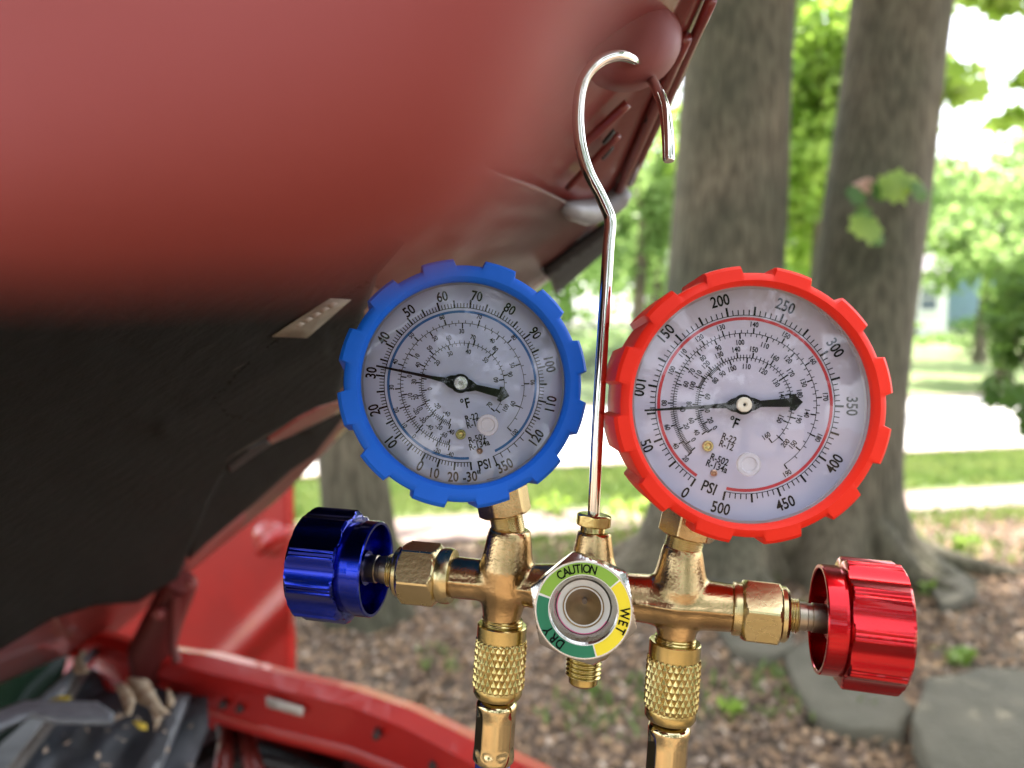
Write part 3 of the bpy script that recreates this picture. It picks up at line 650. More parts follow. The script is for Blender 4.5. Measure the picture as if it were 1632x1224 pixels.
# near lip of the hood's front cross frame, a few centimetres from the lens
CV = resample([(1090, -200), (985, -60), (930, 40), (893, 135), (848, 232), (785, 322), (685, 390), (535, 432), (360, 435), (150, 445), (-150, 440)], 90)
CI = resample([(900, -900), (300, -1000), (-600, -900), (-1100, -300), (-1200, 200)], 90)
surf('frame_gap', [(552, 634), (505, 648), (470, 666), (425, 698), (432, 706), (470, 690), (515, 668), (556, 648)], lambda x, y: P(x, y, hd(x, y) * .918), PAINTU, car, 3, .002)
surf('frame_gap', [(425, 699), (395, 714), (362, 742), (366, 752), (400, 728), (432, 707)], lambda x, y: P(x, y, hd(x, y) * .918), BLACK, car, 3, .002)  # black strip put in for the shadow inside the pad slit
for sp_, rr_ in (([(548, 629), (537, 633), (500, 645), (470, 662), (441, 681), (400, 705), (360, 729), (338, 760), (325, 790)], .0022), ([(440, 537), (420, 550), (400, 568), (368, 588), (345, 615), (331, 640), (322, 650)], .0013)):  # light on the pad's fold edges, put in as tubes of lighter brown
    mb = MB(); mb.tube([P(x, y, hd(x, y) * .93) for x, y in resample(sp_, 24)], [rr_ * (.3 + .7 * math.sin(PI * i / 23)) for i in range(24)], 8); mb.build('fold_edge_light', mat('pad_edge_brown', (.045, .038, .03), .8), car, 180)
V = []; rows = [0, .02, .05, .09, .15, .25, .4, .6, 1.0]
for (ex, ey), (ix, iy) in zip(CV, CI):
    for t in rows:
        x = ex + (ix - ex) * t; y = ey + (iy - ey) * t
        d = .0145 + .010 * math.exp(-t / .05) + .006 * t; V.append(P(x, y, d))
    V.append(P(ix, iy, hd(ix, iy) - .002))
nr = len(rows) + 1; Fc = [(i * nr + k, i * nr + k + 1, (i + 1) * nr + k + 1, (i + 1) * nr + k) for i in range(89) for k in range(nr - 1)]
lip = mesh('hood_front_lip', V, Fc, LIPM, car, 180); md = lip.modifiers.new('s', 'SOLIDIFY'); md.thickness = .0008; md.offset = 0
# rounded boss of the inner frame that the hook is hung on
def boss(cx, cy, rx, ry, d0, depth, m, name, ang=0):
    n = 40; V = []; rings = [(1.0, 0), (.96, .35), (.85, .75), (.6, .95), (.3, 1.0), (0.02, 1.0)]
    for (q, h) in rings:
        for k in range(n):
            a = 2 * PI * k / n; x = rx * q * math.cos(a); y = ry * q * math.sin(a); c, s = math.cos(ang), math.sin(ang)
            V.append(P(cx + x * c - y * s, cy + x * s + y * c, d0 - depth * h))
    Fc = [(i * n + k, i * n + (k + 1) % n, (i + 1) * n + (k + 1) % n, (i + 1) * n + k) for i in range(len(rings) - 1) for k in range(n)] + [tuple((len(rings) - 1) * n + k for k in range(n))]
    o = mesh(name, V, Fc, m, car, 180); return o
boss(1000, 58, 92, 86, .300, .034, MAUVE, 'hood_frame_boss', -.9)
# ribs and slots on the frame below the boss
for (a, b, r) in (((925, 235), (1000, 165), .0022), ((905, 300), (985, 215), .0018), ((975, 330), (1092, 60), .0028), ((1005, 292), (1134, 0), .0022)):
    mb = MB(); pts = [P(a[0] + (b[0] - a[0]) * t, a[1] + (b[1] - a[1]) * t, hd(a[0] + (b[0] - a[0]) * t, a[1] + (b[1] - a[1]) * t) * .955) for t in np.linspace(0, 1, 8)]
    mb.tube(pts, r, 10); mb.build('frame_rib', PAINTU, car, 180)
for (cx, cy) in ((968, 218), (966, 243), (1035, 185)):
    surf('frame_slot', [(cx - 8, cy + 10), (cx - 2, cy + 2), (cx + 10, cy - 12), (cx + 12, cy - 8), (cx + 3, cy + 4), (cx - 5, cy + 12)], lambda x, y: P(x, y, hd(x, y) * .953), BLACK, car, 1, .001)
# grey plastic bumper end and black seal on the hood edge
mb = MB(); pts = [P(x, y, hd(x, y) * .93) for x, y in ((1001, 304), (988, 314), (962, 330), (935, 338), (915, 336), (900, 330))]
mb.tube(pts, [.004, .0075, .0085, .008, .006, .003], 16); mb.build('grey_stopper', GREYP, car, 180)
surf('edge_seal', [(968, 358), (975, 375), (962, 396), (884, 466), (878, 445), (866, 434), (900, 408)], lambda x, y: P(x, y, hd(x, y) * .90), BLACK, car, 3, .006)
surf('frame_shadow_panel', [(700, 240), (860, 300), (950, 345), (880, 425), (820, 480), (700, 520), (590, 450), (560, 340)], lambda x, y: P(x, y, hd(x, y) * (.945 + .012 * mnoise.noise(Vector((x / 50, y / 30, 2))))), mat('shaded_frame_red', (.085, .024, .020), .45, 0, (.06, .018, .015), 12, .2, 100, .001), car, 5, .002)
# hinge
mb = MB()
hp = [P(290, 925, 1.03), P(262, 985, 1.05), P(240, 1040, 1.05), P(236, 1080, 1.06)]
def strip(mb, pts, w_px, d_t=.01):
    for a, b in zip(pts, pts[1:]): 
        mb.tube([a, b], w_px, 8)
mb.tube(hp, [.022, .026, .030, .022], 10); mb.tube([P(280, 950, 1.0), P(275, 1030, 1.02), P(283, 1055, 1.02)], .006, 8)
mb.build('hood_hinge', mat('dark_red_hinge', (.11, .012, .010), .5), car, 60)
for (x, y) in ((304, 931), (254, 978)): mb = MB(); mb.lathe(P(x, y, 1.0), toCam, [(-.005, .008), (.004, .008), (.007, .005)], 12); mb.build('hinge_bolt', mat('hinge_bolt_paint', (.2, .03, .03), .4), car, 40)
# fender: top ledge and inner flange at the height of z ~ 1.0
ft = [(120, 1000), (200, 1022), (262, 1035), (330, 1043), (450, 1074), (560, 1098), (653, 1130), (755, 1180), (850, 1226), (1000, 1300)]
fi = [(110, 1010), (195, 1040), (250, 1052), (330, 1072), (450, 1100), (560, 1126), (640, 1158), (730, 1206), (810, 1250), (930, 1330)]
fl = [(100, 1080), (190, 1100), (287, 1100), (340, 1132), (450, 1163), (560, 1190), (640, 1222), (720, 1270), (780, 1300), (880, 1400)]
FT, FI, FL = resample(ft, 50), resample(fi, 50), resample(fl, 50)
V = []
for i in range(50):
    a = ZP(*FT[i], 1.0); out = a + Vector((.008, .022, -.006)); out2 = a + Vector((.07, .15, -.18)); out3 = out2 + Vector((.02, .04, -.55))
    b = ZP(*FI[i], .992); c_ = b + Vector((0, 0, -.022))
    dl = ZP(*FL[i], .94); dl2 = dl + Vector((-.004, -.006, -.012)); dl3 = dl2 + Vector((0, 0, -.4))
    V += [out3, out2, out, a, b, c_, dl, dl2]
Fc = [(i * 8 + k, i * 8 + k + 1, (i + 1) * 8 + k + 1, (i + 1) * 8 + k) for i in range(49) for k in range(7)]
fender = mesh('fender', V, Fc, PAINT, car, 22); md = fender.modifiers.new('s', 'SOLIDIFY'); md.thickness = .003
q = [(424, 1110), (484, 1128), (482, 1142), (425, 1126)]
def fl_plane(x, y): # between inner lip and lower flange edge
    best = min(range(50), key=lambda i: abs((FI[i][0] + FL[i][0]) / 2 - x)); a = V[best * 8 + 5]; b = V[best * 8 + 6]
    ya, yb = FI[best][1], FL[best][1]; t = min(1, max(0, (y - ya) / (yb - ya))); r = ray(x, y); q = a.lerp(b, t)
    dd = -(CM.inverted() @ q).z; return P(x, y, dd - .012)
surf('fender_sticker', q, fl_plane, STICK, car, 1, .001)
for (x, y) in ((355, 1124), (382, 1130), (600, 1172), (690, 1220)):
    mb = MB(); c = fl_plane(x, y); mb.lathe(c, toCam, [(-.01, .005), (.003, .005), (.005, .003)], 12); mb.build('bolt', mat('bolt_dark', (.05, .03, .03), .4, .5), car, 40)
# engine bay void and red inner apron
surf('engine_bay', [(285, 1085), (340, 1125), (460, 1158), (600, 1200), (760, 1290), (900, 1420), (200, 1500), (-200, 1500), (-200, 1150), (150, 1060)], lambda x, y: ZP(x, y, .78), BAY, car, 3, .01)
surf('inner_apron', [(395, 1160), (470, 1180), (600, 1215), (700, 1262), (730, 1320), (430, 1330), (400, 1240), (380, 1190)], lambda x, y: ZP(x, y, .80 + .03 * math.sin(x / 30)), mat('apron_red', (.10, .008, .007), .4), car, 4, .004)
for (a, b) in (((365, 1165), (352, 1240)), ((385, 1160), (410, 1240))):
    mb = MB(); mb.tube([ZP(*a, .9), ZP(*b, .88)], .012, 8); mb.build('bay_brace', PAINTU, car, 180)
for pts_, r_, m_ in (([(300, 1215), (350, 1190), (420, 1195), (520, 1235)], .011, BLACK), ([(330, 1240), (400, 1212), (480, 1226)], .007, mat('loom_grey', (.05, .05, .052), .6)), ([(345, 1140), (352, 1180), (338, 1240)], .005, BLACK)):
    mb = MB(); mb.tube(smoothpath([ZP(x, y, .86) for x, y in pts_], 5), r_, 10); mb.build('engine_hose', m_, car, 180)
# door / side panel beyond the fender
dz = 2.05
def door_d(x, y): return dz + .0012 * (465 - x) + .035 * math.exp(-((y - (960 + (464 - x) * 1.0)) / 26) ** 2) * -1
surf('door', [(462, 770), (466, 1120), (150, 1120), (150, 800)], lambda x, y: P(x, y, door_d(x, y)), PAINT, car, 6, .03)
mb = MB(); rot = CR
mb.tube([P(414, 880, dz - .05), P(430, 862, dz - .09), P(452, 850, dz - .09), P(466, 845, dz - .05)], [.012, .018, .018, .012], 12); mb.build('door_handle', PAINT, car, 180)
boss(436, 858, 34, 30, dz + .02, .03, mat('handle_recess_red', (.45, .04, .03), .15, coat=1), 'handle_recess', .3)
# cowl, windshield, wiper
def cz(z): return lambda x, y: ZP(x, y, z)
surf('windshield', [(-120, 1080), (20, 1030), (118, 1010), (120, 1075), (60, 1130), (-160, 1330)], lambda x, y: P(x, y, 1.12 + (1100 - y) * .0006), DGLASS, car, 2, .005)
surf('cowl_cover', [(118, 1040), (180, 1028), (232, 1090), (262, 1140), (300, 1110), (330, 1110), (332, 1160), (240, 1400), (-120, 1400), (30, 1210), (98, 1120)], lambda x, y: ZP(x, y, .945 + .006 * math.sin((x + y * .9) / 19) + .01 * mnoise.noise(Vector((x / 60, y / 60, 0)))), COWL, car, 6, .004)
surf('cowl_seal', [(284, 1108), (304, 1110), (255, 1230), (190, 1400), (130, 1400), (225, 1215)], lambda x, y: ZP(x, y, .968), mat('seal_grey', (.075, .082, .09), .45), car, 3, .006)
mb = MB(); mb.tube([ZP(-60, 1190, .99), ZP(20, 1150, .99), ZP(75, 1112, .99), ZP(128, 1060, .985), ZP(150, 1040, .98)], .006, 8); mb.build('wiper_blade', mat('wiper_grey', (.10, .11, .12), .5), car, 180)
surf('wiper_arm', [(-40, 1150), (40, 1120), (70, 1120), (155, 1122), (182, 1140), (180, 1152), (90, 1150), (50, 1140), (-40, 1175)], lambda x, y: ZP(x, y, 1.0), mat('wiper_arm_grey', (.22, .24, .26), .4, 0, (.16, .17, .19), 60), car, 3, .006)
# other cowl ridge
mb = MB(); mb.tube([ZP(20, 1230, .965), ZP(70, 1165, .965), ZP(110, 1110, .965), ZP(130, 1075, .965)], .007, 8); mb.build('cowl_ridge', GREYP if False else mat('ridge_brown', (.14, .125, .11), .6), car, 180)
# maple seeds lying on the cowl
def seed(pxs, widths, label, m=SEED, z=1.0):
    V = []; C = [ZP(x, y, z) for x, y in pxs]; n = len(C)
    for i, c in enumerate(C):
        t = (C[min(i + 1, n - 1)] - C[max(0, i - 1)]).normalized(); s = t.cross(Vector((0, -.3, 1))).normalized()
        s = s * (.75 + .25 * math.sin(i * 2.3 + pxs[0][0])); V += [c + s * widths[i] + Vector((0, 0, .004 * math.cos(i * 1.7))), c + Vector((0, 0, .0012)) , c - s * widths[i]]
    Fc = [(i * 3 + k, i * 3 + k + 1, (i + 1) * 3 + k + 1, (i + 1) * 3 + k) for i in range(n - 1) for k in range(2)]
    o = mesh('maple_seed', V, Fc, m, None, 180); md = o.modifiers.new('s', 'SOLIDIFY'); md.thickness = .0007
    tag(o, label, 'seed', 'maple seeds fallen on the cowl'); return o
seed([(206, 1082), (222, 1092), (234, 1110), (250, 1128), (266, 1140)], [.006, .012, .013, .009, .004], 'broadest tan maple seed nearest the hood hinge')
seed([(190, 1092), (200, 1104), (207, 1120), (203, 1142)], [.006, .011, .009, .004], 'tan maple seed with its wing bent down, left of the broadest one')
seed([(134, 1040), (124, 1052), (128, 1066), (138, 1074)], [.004, .010, .009, .004], 'lone tan maple seed at the windshield edge')
seed([(240, 1124), (252, 1140), (250, 1160)], [.004, .007, .003], 'thin tan maple seed pointing down to the grey seal')
seed([(268, 1102), (272, 1118), (270, 1128)], [.003, .006, .004], 'small tan maple seed right of the broadest one')
seed([(216, 1152), (226, 1158), (234, 1156)], [.004, .007, .003], 'small yellow maple seed fragment on the cowl', SEEDY)
seed([(78, 1120), (95, 1112), (110, 1116)], [.003, .007, .004], 'yellow green seed wing behind the wiper arm', SEEDY)
seed([(252, 1018), (258, 1026), (262, 1032)], [.003, .006, .004], 'pale seed lodged on the fender beside the hinge')
# body below
mb = MB(); mb.box((-1.6, 1.0, .55), (.3, 1.2, .6)); mb.build('inner_body', BAY, car)

# ================================================================== MANIFOLD GAUGE SET
def dm(px): return 1 / (3.77 + (px - 550) * .000655)
SET = empty('manifold_gauge_set', P(935, 960, dm(935))); tag(SET, 'brass manifold gauge set with blue and red gauges, hung from the raised hood', 'gauge set')
class Axis:
    """axis through two picture points; profile given by picture coordinate along the major direction"""
    def __init__(s, p0, p1, d0=None, d1=None):
        s.p0, s.p1 = p0, p1; d0 = d0 or dm(p0[0]); d1 = d1 or dm(p1[0])
        s.A = P(*p0, d0); s.B = P(*p1, d1); s.ax = (s.B - s.A).normalized(); s.L = (s.B - s.A).length
        s.h = abs(p1[0] - p0[0]) > abs(p1[1] - p0[1]); s.k = (d0 + d1) / 2 / F
    def t(s, c):
        i = 0 if s.h else 1; return s.L * (c - s.p0[i]) / (s.p1[i] - s.p0[i])
    def prof(s, pr): return [(s.t(c), r * s.k) for c, r in pr]
    def at(s, c): return s.A + s.ax * s.t(c)
def hexfn(ph=0, rin=1.0, apothem=None):
    def f(a, t, r):
        q = ((a + ph) % (PI / 3)) - PI / 6; return min(apothem / math.cos(q), r)
    return f
# ---- cast body
AL = Axis((700, 916), (880, 937)); AM = Axis((700, 917), (1190, 971.5))
VL = Axis((813, 845), (798, 1000)); VR = Axis((1087, 880), (1077, 1020), dm(1082), dm(1082)); VC = Axis((947, 850), (938, 1050), dm(940), dm(940))
mb = MB()
mb.lathe(AM.A, AM.ax, AM.prof([(716, 34), (770, 33), (800, 40), (845, 33), (900, 40), (960, 42), (1010, 36), (1045, 38), (1080, 46), (1130, 38), (1171, 36)]), 40)
mb.lathe(VL.A, VL.ax, VL.prof([(842, 32), (852, 35), (880, 39), (905, 44), (940, 42), (965, 34), (985, 30), (993, 29)]), 40)
mb.lathe(VR.A, VR.ax, VR.prof([(868, 29), (880, 33), (905, 38), (935, 46), (965, 46), (990, 35), (1010, 31), (1018, 30)]), 40)
mb.lathe(VC.A, VC.ax, VC.prof([(847, 27), (860, 29), (885, 33), (910, 42), (960, 50), (1020, 44), (1046, 30)]), 40)
up = CR @ Vector((0, 1, 0)); toC = CR @ Vector((0, 0, 1))
# parting line fins left by the casting mould
def fin(mb, ax, prof, th):
    pr = ax.prof(prof); s1 = ax.ax.cross(toC).normalized(); fwd = s1.cross(ax.ax).normalized()
    fwd = toC - ax.ax * toC.dot(ax.ax); fwd.normalize(); s1 = ax.ax.cross(fwd)
    n = len(pr); Vv = []
    for (t, r) in pr:
        for sg in (-1, 1):
            Vv += [ax.A + ax.ax * t + fwd * r + s1 * sg * th * .35, ax.A + ax.ax * t + s1 * sg * th]
    Fq = []
    for i in range(n - 1):
        a = i * 4; b = a + 4
        Fq += [(a, a + 1, b + 1, b), (a + 2, b + 2, b + 3, a + 3), (a, b, b + 2, a + 2), (a + 1, a + 3, b + 3, b + 1)]
    Fq += [(0, 2, 3, 1), ((n - 1) * 4, (n - 1) * 4 + 1, (n - 1) * 4 + 3, (n - 1) * 4 + 2)]
    mb.add(Vv, Fq)
fin(mb, AM, [(718, 37), (770, 36), (830, 37), (1010, 39), (1080, 50), (1130, 41), (1169, 39)], .0012)
body = mesh('manifold_body', mb.v, mb.f, BRASSC, SET)
bm = bmesh.new(); bm.from_mesh(body.data); bmesh.ops.recalc_face_normals(bm, faces=bm.faces); bm.to_mesh(body.data); bm.free()
m1 = body.modifiers.new('r', 'REMESH'); m1.mode = 'VOXEL'; m1.voxel_size = .00055; m1.use_smooth_shade = True
m2 = body.modifiers.new('sm', 'SMOOTH'); m2.iterations = 9; m2.factor = .6
bpy.context.view_layer.update()
dg = bpy.context.evaluated_depsgraph_get(); me = bpy.data.meshes.new_from_object(body.evaluated_get(dg)); body.modifiers.clear(); body.data = me; me.shade_smooth()
# ---- valve stems, hex nuts, knobs
def hexnut(ax, c0, c1, rc, m, name='hex_nut', ph=0.0, apo=None, cham=6, n=96):
    apo = (apo or rc * .88); s = 1 if c1 > c0 else -1
    mb = MB(); pr = [(c0, apo * .86), (c0 + s * .5, apo * .93), (c0 + s * cham, rc * 1.03), (c1 - s * cham, rc * 1.03), (c1 - s * .5, apo * .93), (c1, apo * .86)]
    # dense rings in the chamfers so that the faces get their curved ends
    q = []
    for a, b in zip(pr, pr[1:]):
        for i in range(5): t = i / 5; q.append((a[0] + (b[0] - a[0]) * t, a[1] + (b[1] - a[1]) * t))
    q.append(pr[-1]); mb.lathe(ax.A, ax.ax, ax.prof(q), n, fn=hexfn(ph, 1, apo * ax.k)); return mb.build(name, m, SET, 24)
def ringpart(ax, prof, m, name, n=48, sm=35, parent=SET, fn=None):
    mb = MB(); mb.lathe(ax.A, ax.ax, ax.prof(prof), n, fn=fn); return mb.build(name, m, parent, sm)
AXL = Axis((494, 896.5), (718, 918)); AXR = Axis((1426, 999.5), (1179, 970.5))
hexnut(AXL, 643, 703, 50, BRASSF, ph=.42, apo=43.5, cham=9)
hexnut(AXR, 1246, 1180, 54, BRASSF, ph=.30, apo=47, cham=10)
ringpart(AXL, [(632, 24), (634, 34), (638, 39), (645, 40), (646, 36)], BRASSF, 'nut_collar')
ringpart(AXL, [(702, 36), (703, 41), (708, 43), (716, 43), (722, 41), (723, 34)], BRASSF, 'nut_collar')
ringpart(AXR, [(1258, 24), (1257, 40), (1252, 44), (1244, 44), (1243, 38)], BRASSF, 'nut_collar')
ringpart(AXR, [(1181, 38), (1180, 42), (1171, 43), (1167, 42), (1166, 36)], BRASSF, 'nut_collar')
def thread(ax, c0, c1, r, pitch, amp, m, name, n=48, pre=None):
    L = abs(ax.t(c1) - ax.t(c0)); pt = pitch * ax.k; am = amp * ax.k; mb = MB(); ns = max(12, int(L / pt * 8))
    t0, t1 = ax.t(c0), ax.t(c1); pr = [(t0 + (t1 - t0) * i / ns, r * ax.k) for i in range(ns + 1)]
    def fn(a, t, rr):
        f = (t / pt + a / (2 * PI)) % 1; return rr - am * (1 - abs(2 * f - 1))
    mb.lathe(ax.A, ax.ax, pr, n, fn=fn); return mb.build(name, m, SET, 180)
DARKB = mat('worn_brass_stem', (.42, .36, .28), .3, 1, (.32, .27, .2), 70)
thread(AXL, 622, 636, 26, 4.2, 3.5, BRASSF, 'threaded_collar')
thread(AXR, 1274, 1257, 27, 4.4, 3.5, BRASSF, 'threaded_collar')
def stem(ax, ca, cb, cc, r, nm='valve_stem'):
    mb = MB(); mb.lathe(ax.A, ax.ax, ax.prof([(ca, r), (cb, r), (cb + (cc - cb) * .05, r * .93), (cb + (cc - cb) * .3, r * .93), (cb + (cc - cb) * .35, r), (cc, r)]), 40); mb.build(nm, DARKB, SET, 40)
stem(AXL, 560, 604, 628, 22); stem(AXR, 1350, 1296, 1268, 23)
def knob(ax, cEnd, cGrip, cGroove, cCol, cOpen, R, m, label, ph):
    s = 1 if cOpen > cEnd else -1; k = ax.k; Rm = R * k; N = 10
    def flute(a):
        u = ((a + ph) * N / (2 * PI)) % 1; u = abs(u - .5) * 2      # 0 mid, 1 edge
        # broad scallops parted by narrow double ridges
        return (1 - .085 * max(0, math.cos(u * PI / 2 / .78)) ** 1.0 if u < .78 else 1.0 - .022 * math.cos((u - .89) / .11 * PI / 2) ** 2)
    mb = MB(); n = 300
    pr = [(cEnd - s * 3, R * .30, 0), (cEnd - s * 3, R * .90, 0), (cEnd - s * 2.5, R * .93, 1), (cEnd + s * 1, R * .97, 1), (cEnd + s * 3.5, R * 1.0, 1), (cGrip - s * 6, R, 1), (cGrip - s * 3.5, R * .985, 1), (cGrip - s * 1.5, R * .95, 1), (cGrip, R * .90, 1), (cGrip + s * .6, R * .80, 0),
          (cGroove, R * .795, 0), (cGroove + s * .5, R * .835, 0), (cCol, R * .835, 0), (cOpen - s * 2, R * .835, 0), (cOpen, R * .82, 0), (cOpen, R * .775, 0), (cOpen - s * 2, R * .765, 0), (cOpen - s * 38, R * .765, 0), (cOpen - s * 38, R * .34, 0), (cOpen - s * 15, R * .30, 0), (cOpen - s * 15, R * .1, 0)]
    if True:
        u_ = (CR @ Vector((0, 1, 0))); u_ = (u_ - ax.ax * u_.dot(ax.ax)).normalized(); w_ = ax.ax.cross(u_); Vv = []
        for (c, r, fl) in pr:
            for kk in range(n):
                a = 2 * PI * kk / n; rr = r * k
                if fl: rr = min(rr, Rm * flute(a) * (1 if r >= R * .999 else 1))
                Vv.append(ax.A + ax.ax * ax.t(c) + (u_ * math.cos(a) + w_ * math.sin(a)) * rr)
        M = len(pr); Fq = [(i * n + kk, i * n + (kk + 1) % n, (i + 1) * n + (kk + 1) % n, (i + 1) * n + kk) for i in range(M - 1) for kk in range(n)] + [tuple(range(n)), tuple((M - 1) * n + kk for kk in range(n))]
        mb.add(Vv, Fq)
    o = mb.build('valve_knob', m, SET, 28); o['label'] = label; return o
knob(AXL, 494, 568, 583, 585, 603, 90, BLUEAL, 'blue anodised fluted valve knob', .1)
knob(AXR, 1428, 1338, 1333, 1331, 1305, 102, REDAL, 'red anodised fluted valve knob', .22)

# ---- lower couplings and hoses
def knurled(ax, c0, c1, c2, c3, R, ph=0):
    """c0 collar top, c1 knurl top, c2 knurl bottom, c3 bottom"""
    k = ax.k; mb = MB(); mb.lathe(ax.A, ax.ax, ax.prof([(c0, R * .70), (c0 + .5, R * .90), (c0 + 2, R * .94), (c1 - 2, R * .94), (c1 - 1, R * .9), (c1 + 3, R * .9), (c2 - 3, R * .9), (c2 + 1, R * .93), (c3 - 6, R * .93), (c3 - 1, R * .86), (c3, R * .5)]), 64); o = mb.build('coupling_nut', BRASS, SET, 35)
    n = 288; ns = 78; t0, t1 = ax.t(c1), ax.t(c2); mb = MB(); Ns = 26; tw = 2 * PI / Ns / (11.5 * k)
    def tri(x): x = (x / (2 * PI)) % 1; return abs(2 * x - 1)
    def fn(a, t, r):
        s1 = tri(Ns * a + (t - t0) * Ns * tw * .55); s2 = tri(Ns * a - (t - t0) * Ns * tw * .55)
        e = min(1, (t - t0) / (2.5 * k), (t1 - t) / (2.5 * k)) if t1 > t0 else 1
        return r - R * k * .085 * (1 - min(s1, s2) ** .8) * 1.0 - (1 - max(0, e)) * R * k * .05
    pr = [(t0 + (t1 - t0) * i / ns, R * k) for i in range(ns + 1)]
    mb.lathe(ax.A, ax.ax, pr, n, fn=fn, caps=(True, True)); mb.build('knurled_grip', BRASS, o, 20)
KL = Axis((801, 990), (786, 1210), dm(797), dm(790) ); KR = Axis((1077, 1010), (1062, 1224), dm(1077), dm(1070))
thread(KL, 985, 996, 33, 5, 2, BRASS, 'flare_thread'); thread(KR, 1014, 1028, 33, 5, 2, BRASS, 'flare_thread')
knurled(KL, 994, 1018, 1094, 1109, 42); knurled(KR, 1021, 1047, 1128, 1146, 43.5)
def ferrule(ax, c0, c1, cn, R, ph):
    k = ax.k
    ringpart(ax, [(cn, R * .55), (c0 + 3, R * .55)], BRASSH, 'ferrule_neck')
    def fn(a, t, r):
        u = (a + ph) % (PI / 4) - PI / 8; tt = t - ax.t(c0); L = ax.t(c1) - ax.t(c0)
        f = min(1, max(0, (tt - 14 * k) / (14 * k))) * min(1, max(0, (L - tt - 12 * k) / (12 * k)))
        return r * (1 - .09 * f * max(0, math.cos(u * 4 / 1.15)) ** .7)
    q = [(c0, R * .45), (c0 + .5, R * .62), (c0 + 2, R * .80), (c0 + 5, R * .93), (c0 + 9, R * .99), (c0 + 13, R)]
    q += [(c0 + 13 + i * (c1 - 12 - c0 - 13) / 14, R) for i in range(1, 15)] + [(c1 - 8, R), (c1 - 3, R), (c1, R * .93), (c1 + 1, R * .7)]
    ringpart(ax, q, BRASSH, 'hose_ferrule', n=128, sm=50, fn=fn)
ferrule(KL, 1112, 1212, 1106, 33, .2); ferrule(KR, 1150, 1262, 1144, 34, .1)
def hose(ax, c, r, m, lab, side):
    p0 = ax.at(c); d = ax.ax; mb = MB(); pts = [p0 + d * (t * .3) + Vector((side * .10 * t * t, .03 * t * t, -.12 * t * t)) for t in np.linspace(0, 1.6, 24)]
    mb.tube([tuple(p) for p in pts], r * ax.k, 24); o = mb.build('hose', m, SET, 180); o['label'] = lab
hose(KL, 1206, 28, RUBBERB, 'dark blue rubber hose', -1); hose(KR, 1255, 29, RUBBERR, 'red rubber hose', 1)
# ---- gauge stems
SL = Axis((797, 770), (811, 848), dm(805), dm(812)); SR = Axis((1106, 800), (1088, 876), dm(1100), dm(1090))
hexnut(SL, 768, 822, 42, BRASSC, 'gauge_stem_nut', ph=.25, apo=37, cham=6); hexnut(SR, 790, 856, 46, BRASSC, 'gauge_stem_nut', ph=.1, apo=40, cham=6)
thread(SL, 820, 848, 27, 3.2, 2.0, BRASSF, 'stem_thread'); thread(SR, 852, 880, 30, 3.4, 2.2, BRASSF, 'stem_thread')
mb = MB(); mb.lathe(SL.A, SL.ax, SL.prof([(760, 20), (842, 22.5), (852, 22.5)]), 24); mb.build('stem_core', BRASSC, SET, 40)
mb = MB(); mb.lathe(SR.A, SR.ax, SR.prof([(780, 22), (868, 25.5), (882, 25.5)]), 24); mb.build('stem_core', BRASSC, SET, 40)
# ---- centre: rod socket, hook, bottom flare port
SCx = Axis((948, 812), (942, 870), dm(945), dm(945))
hexnut(SCx, 819, 839, 28, BRASS, 'rod_socket_nut', ph=.5, apo=26.5, cham=3)
ringpart(SCx, [(837, 19), (839, 20), (848, 20), (850, 21)], BRASS, 'rod_socket_neck')
dr = dm(945) + .001
hk = [(946, 826), (947, 800), (951.5, 700), (958, 580), (965, 470), (970, 390), (972.5, 362), (972, 348), (968, 336), (955, 308), (938, 275), (927, 240), (922, 205), (921.5, 175), (925, 145), (934, 120), (950, 102), (968, 92), (990, 88.5), (1006, 93), (1018, 101), (1030, 113), (1040, 130), (1050, 149), (1058, 170), (1062, 195), (1064.5, 225), (1066, 257)]
ds = [dr] * 16 + [dr + .001, dr + .003, dr + .006, dr + .012, .271, .281, .277, .264, .257, .254, .252, .251]
pts = [P(x, y, d) for (x, y), d in zip(hk, ds)]
sp = smoothpath(pts); rr_ = [9.6 * dr / F] * (len(sp)); rr_[-1] = 8.2 * dr / F
mb = MB(); mb.tube(sp, rr_, 28); mb.build('hanging_hook', CHROME, SET, 40)
PC = Axis((932, 1030), (929, 1092), dm(931), dm(931))
thread(PC, 1040, 1076, 29, 7.2, 4.5, BRASS, 'flare_port_thread')
ringpart(PC, [(1074, 20), (1076, 24), (1080, 23.5), (1087, 23), (1090, 20), (1092, 16), (1092, 11), (1080, 10)], BRASS, 'flare_port')
# ---- sight glass
dS = dm(935); gN = (toC + (CR @ Vector((-.10, .06, 0)))).normalized(); gc = P(929.7, 972, dS - .021)
gU = CR @ Vector((0, 1, 0)); gU = (gU - gN * gU.dot(gN)).normalized(); gR = gU.cross(gN)
ks = (dS - .021) / F
mb = MB(); R_ = 90 * ks; apo = 79 * ks
pr = [(-.0075, apo * .90), (-.0073, apo * .97)] + [(-.0073 + i * .0004, apo * .97 + i * R_ * .02) for i in range(1, 8)] + [(-.0022 + i * .0003, R_ * 1.03 - i * R_ * .024) for i in range(0, 8)] + [(0, apo * 0.985), (0, 0.0565 * 1.0 * ks * 1000)]
pr[-1] = (0, 55.5 * ks); pr += [(-.0012, 54 * ks), (-.0045, 43 * ks), (-.0046, 33 * ks), (-.0110, 32.5 * ks)]
mb.lathe(gc, gN, pr, 192, fn=lambda a, t, r: (min(apo / math.cos(((a + math.radians(-10)) % (PI / 3)) - PI / 6), r) if r > apo * .86 else r), up=gU, caps=(False, True))
sg = mb.build('sight_glass', NICKEL, SET, 26)
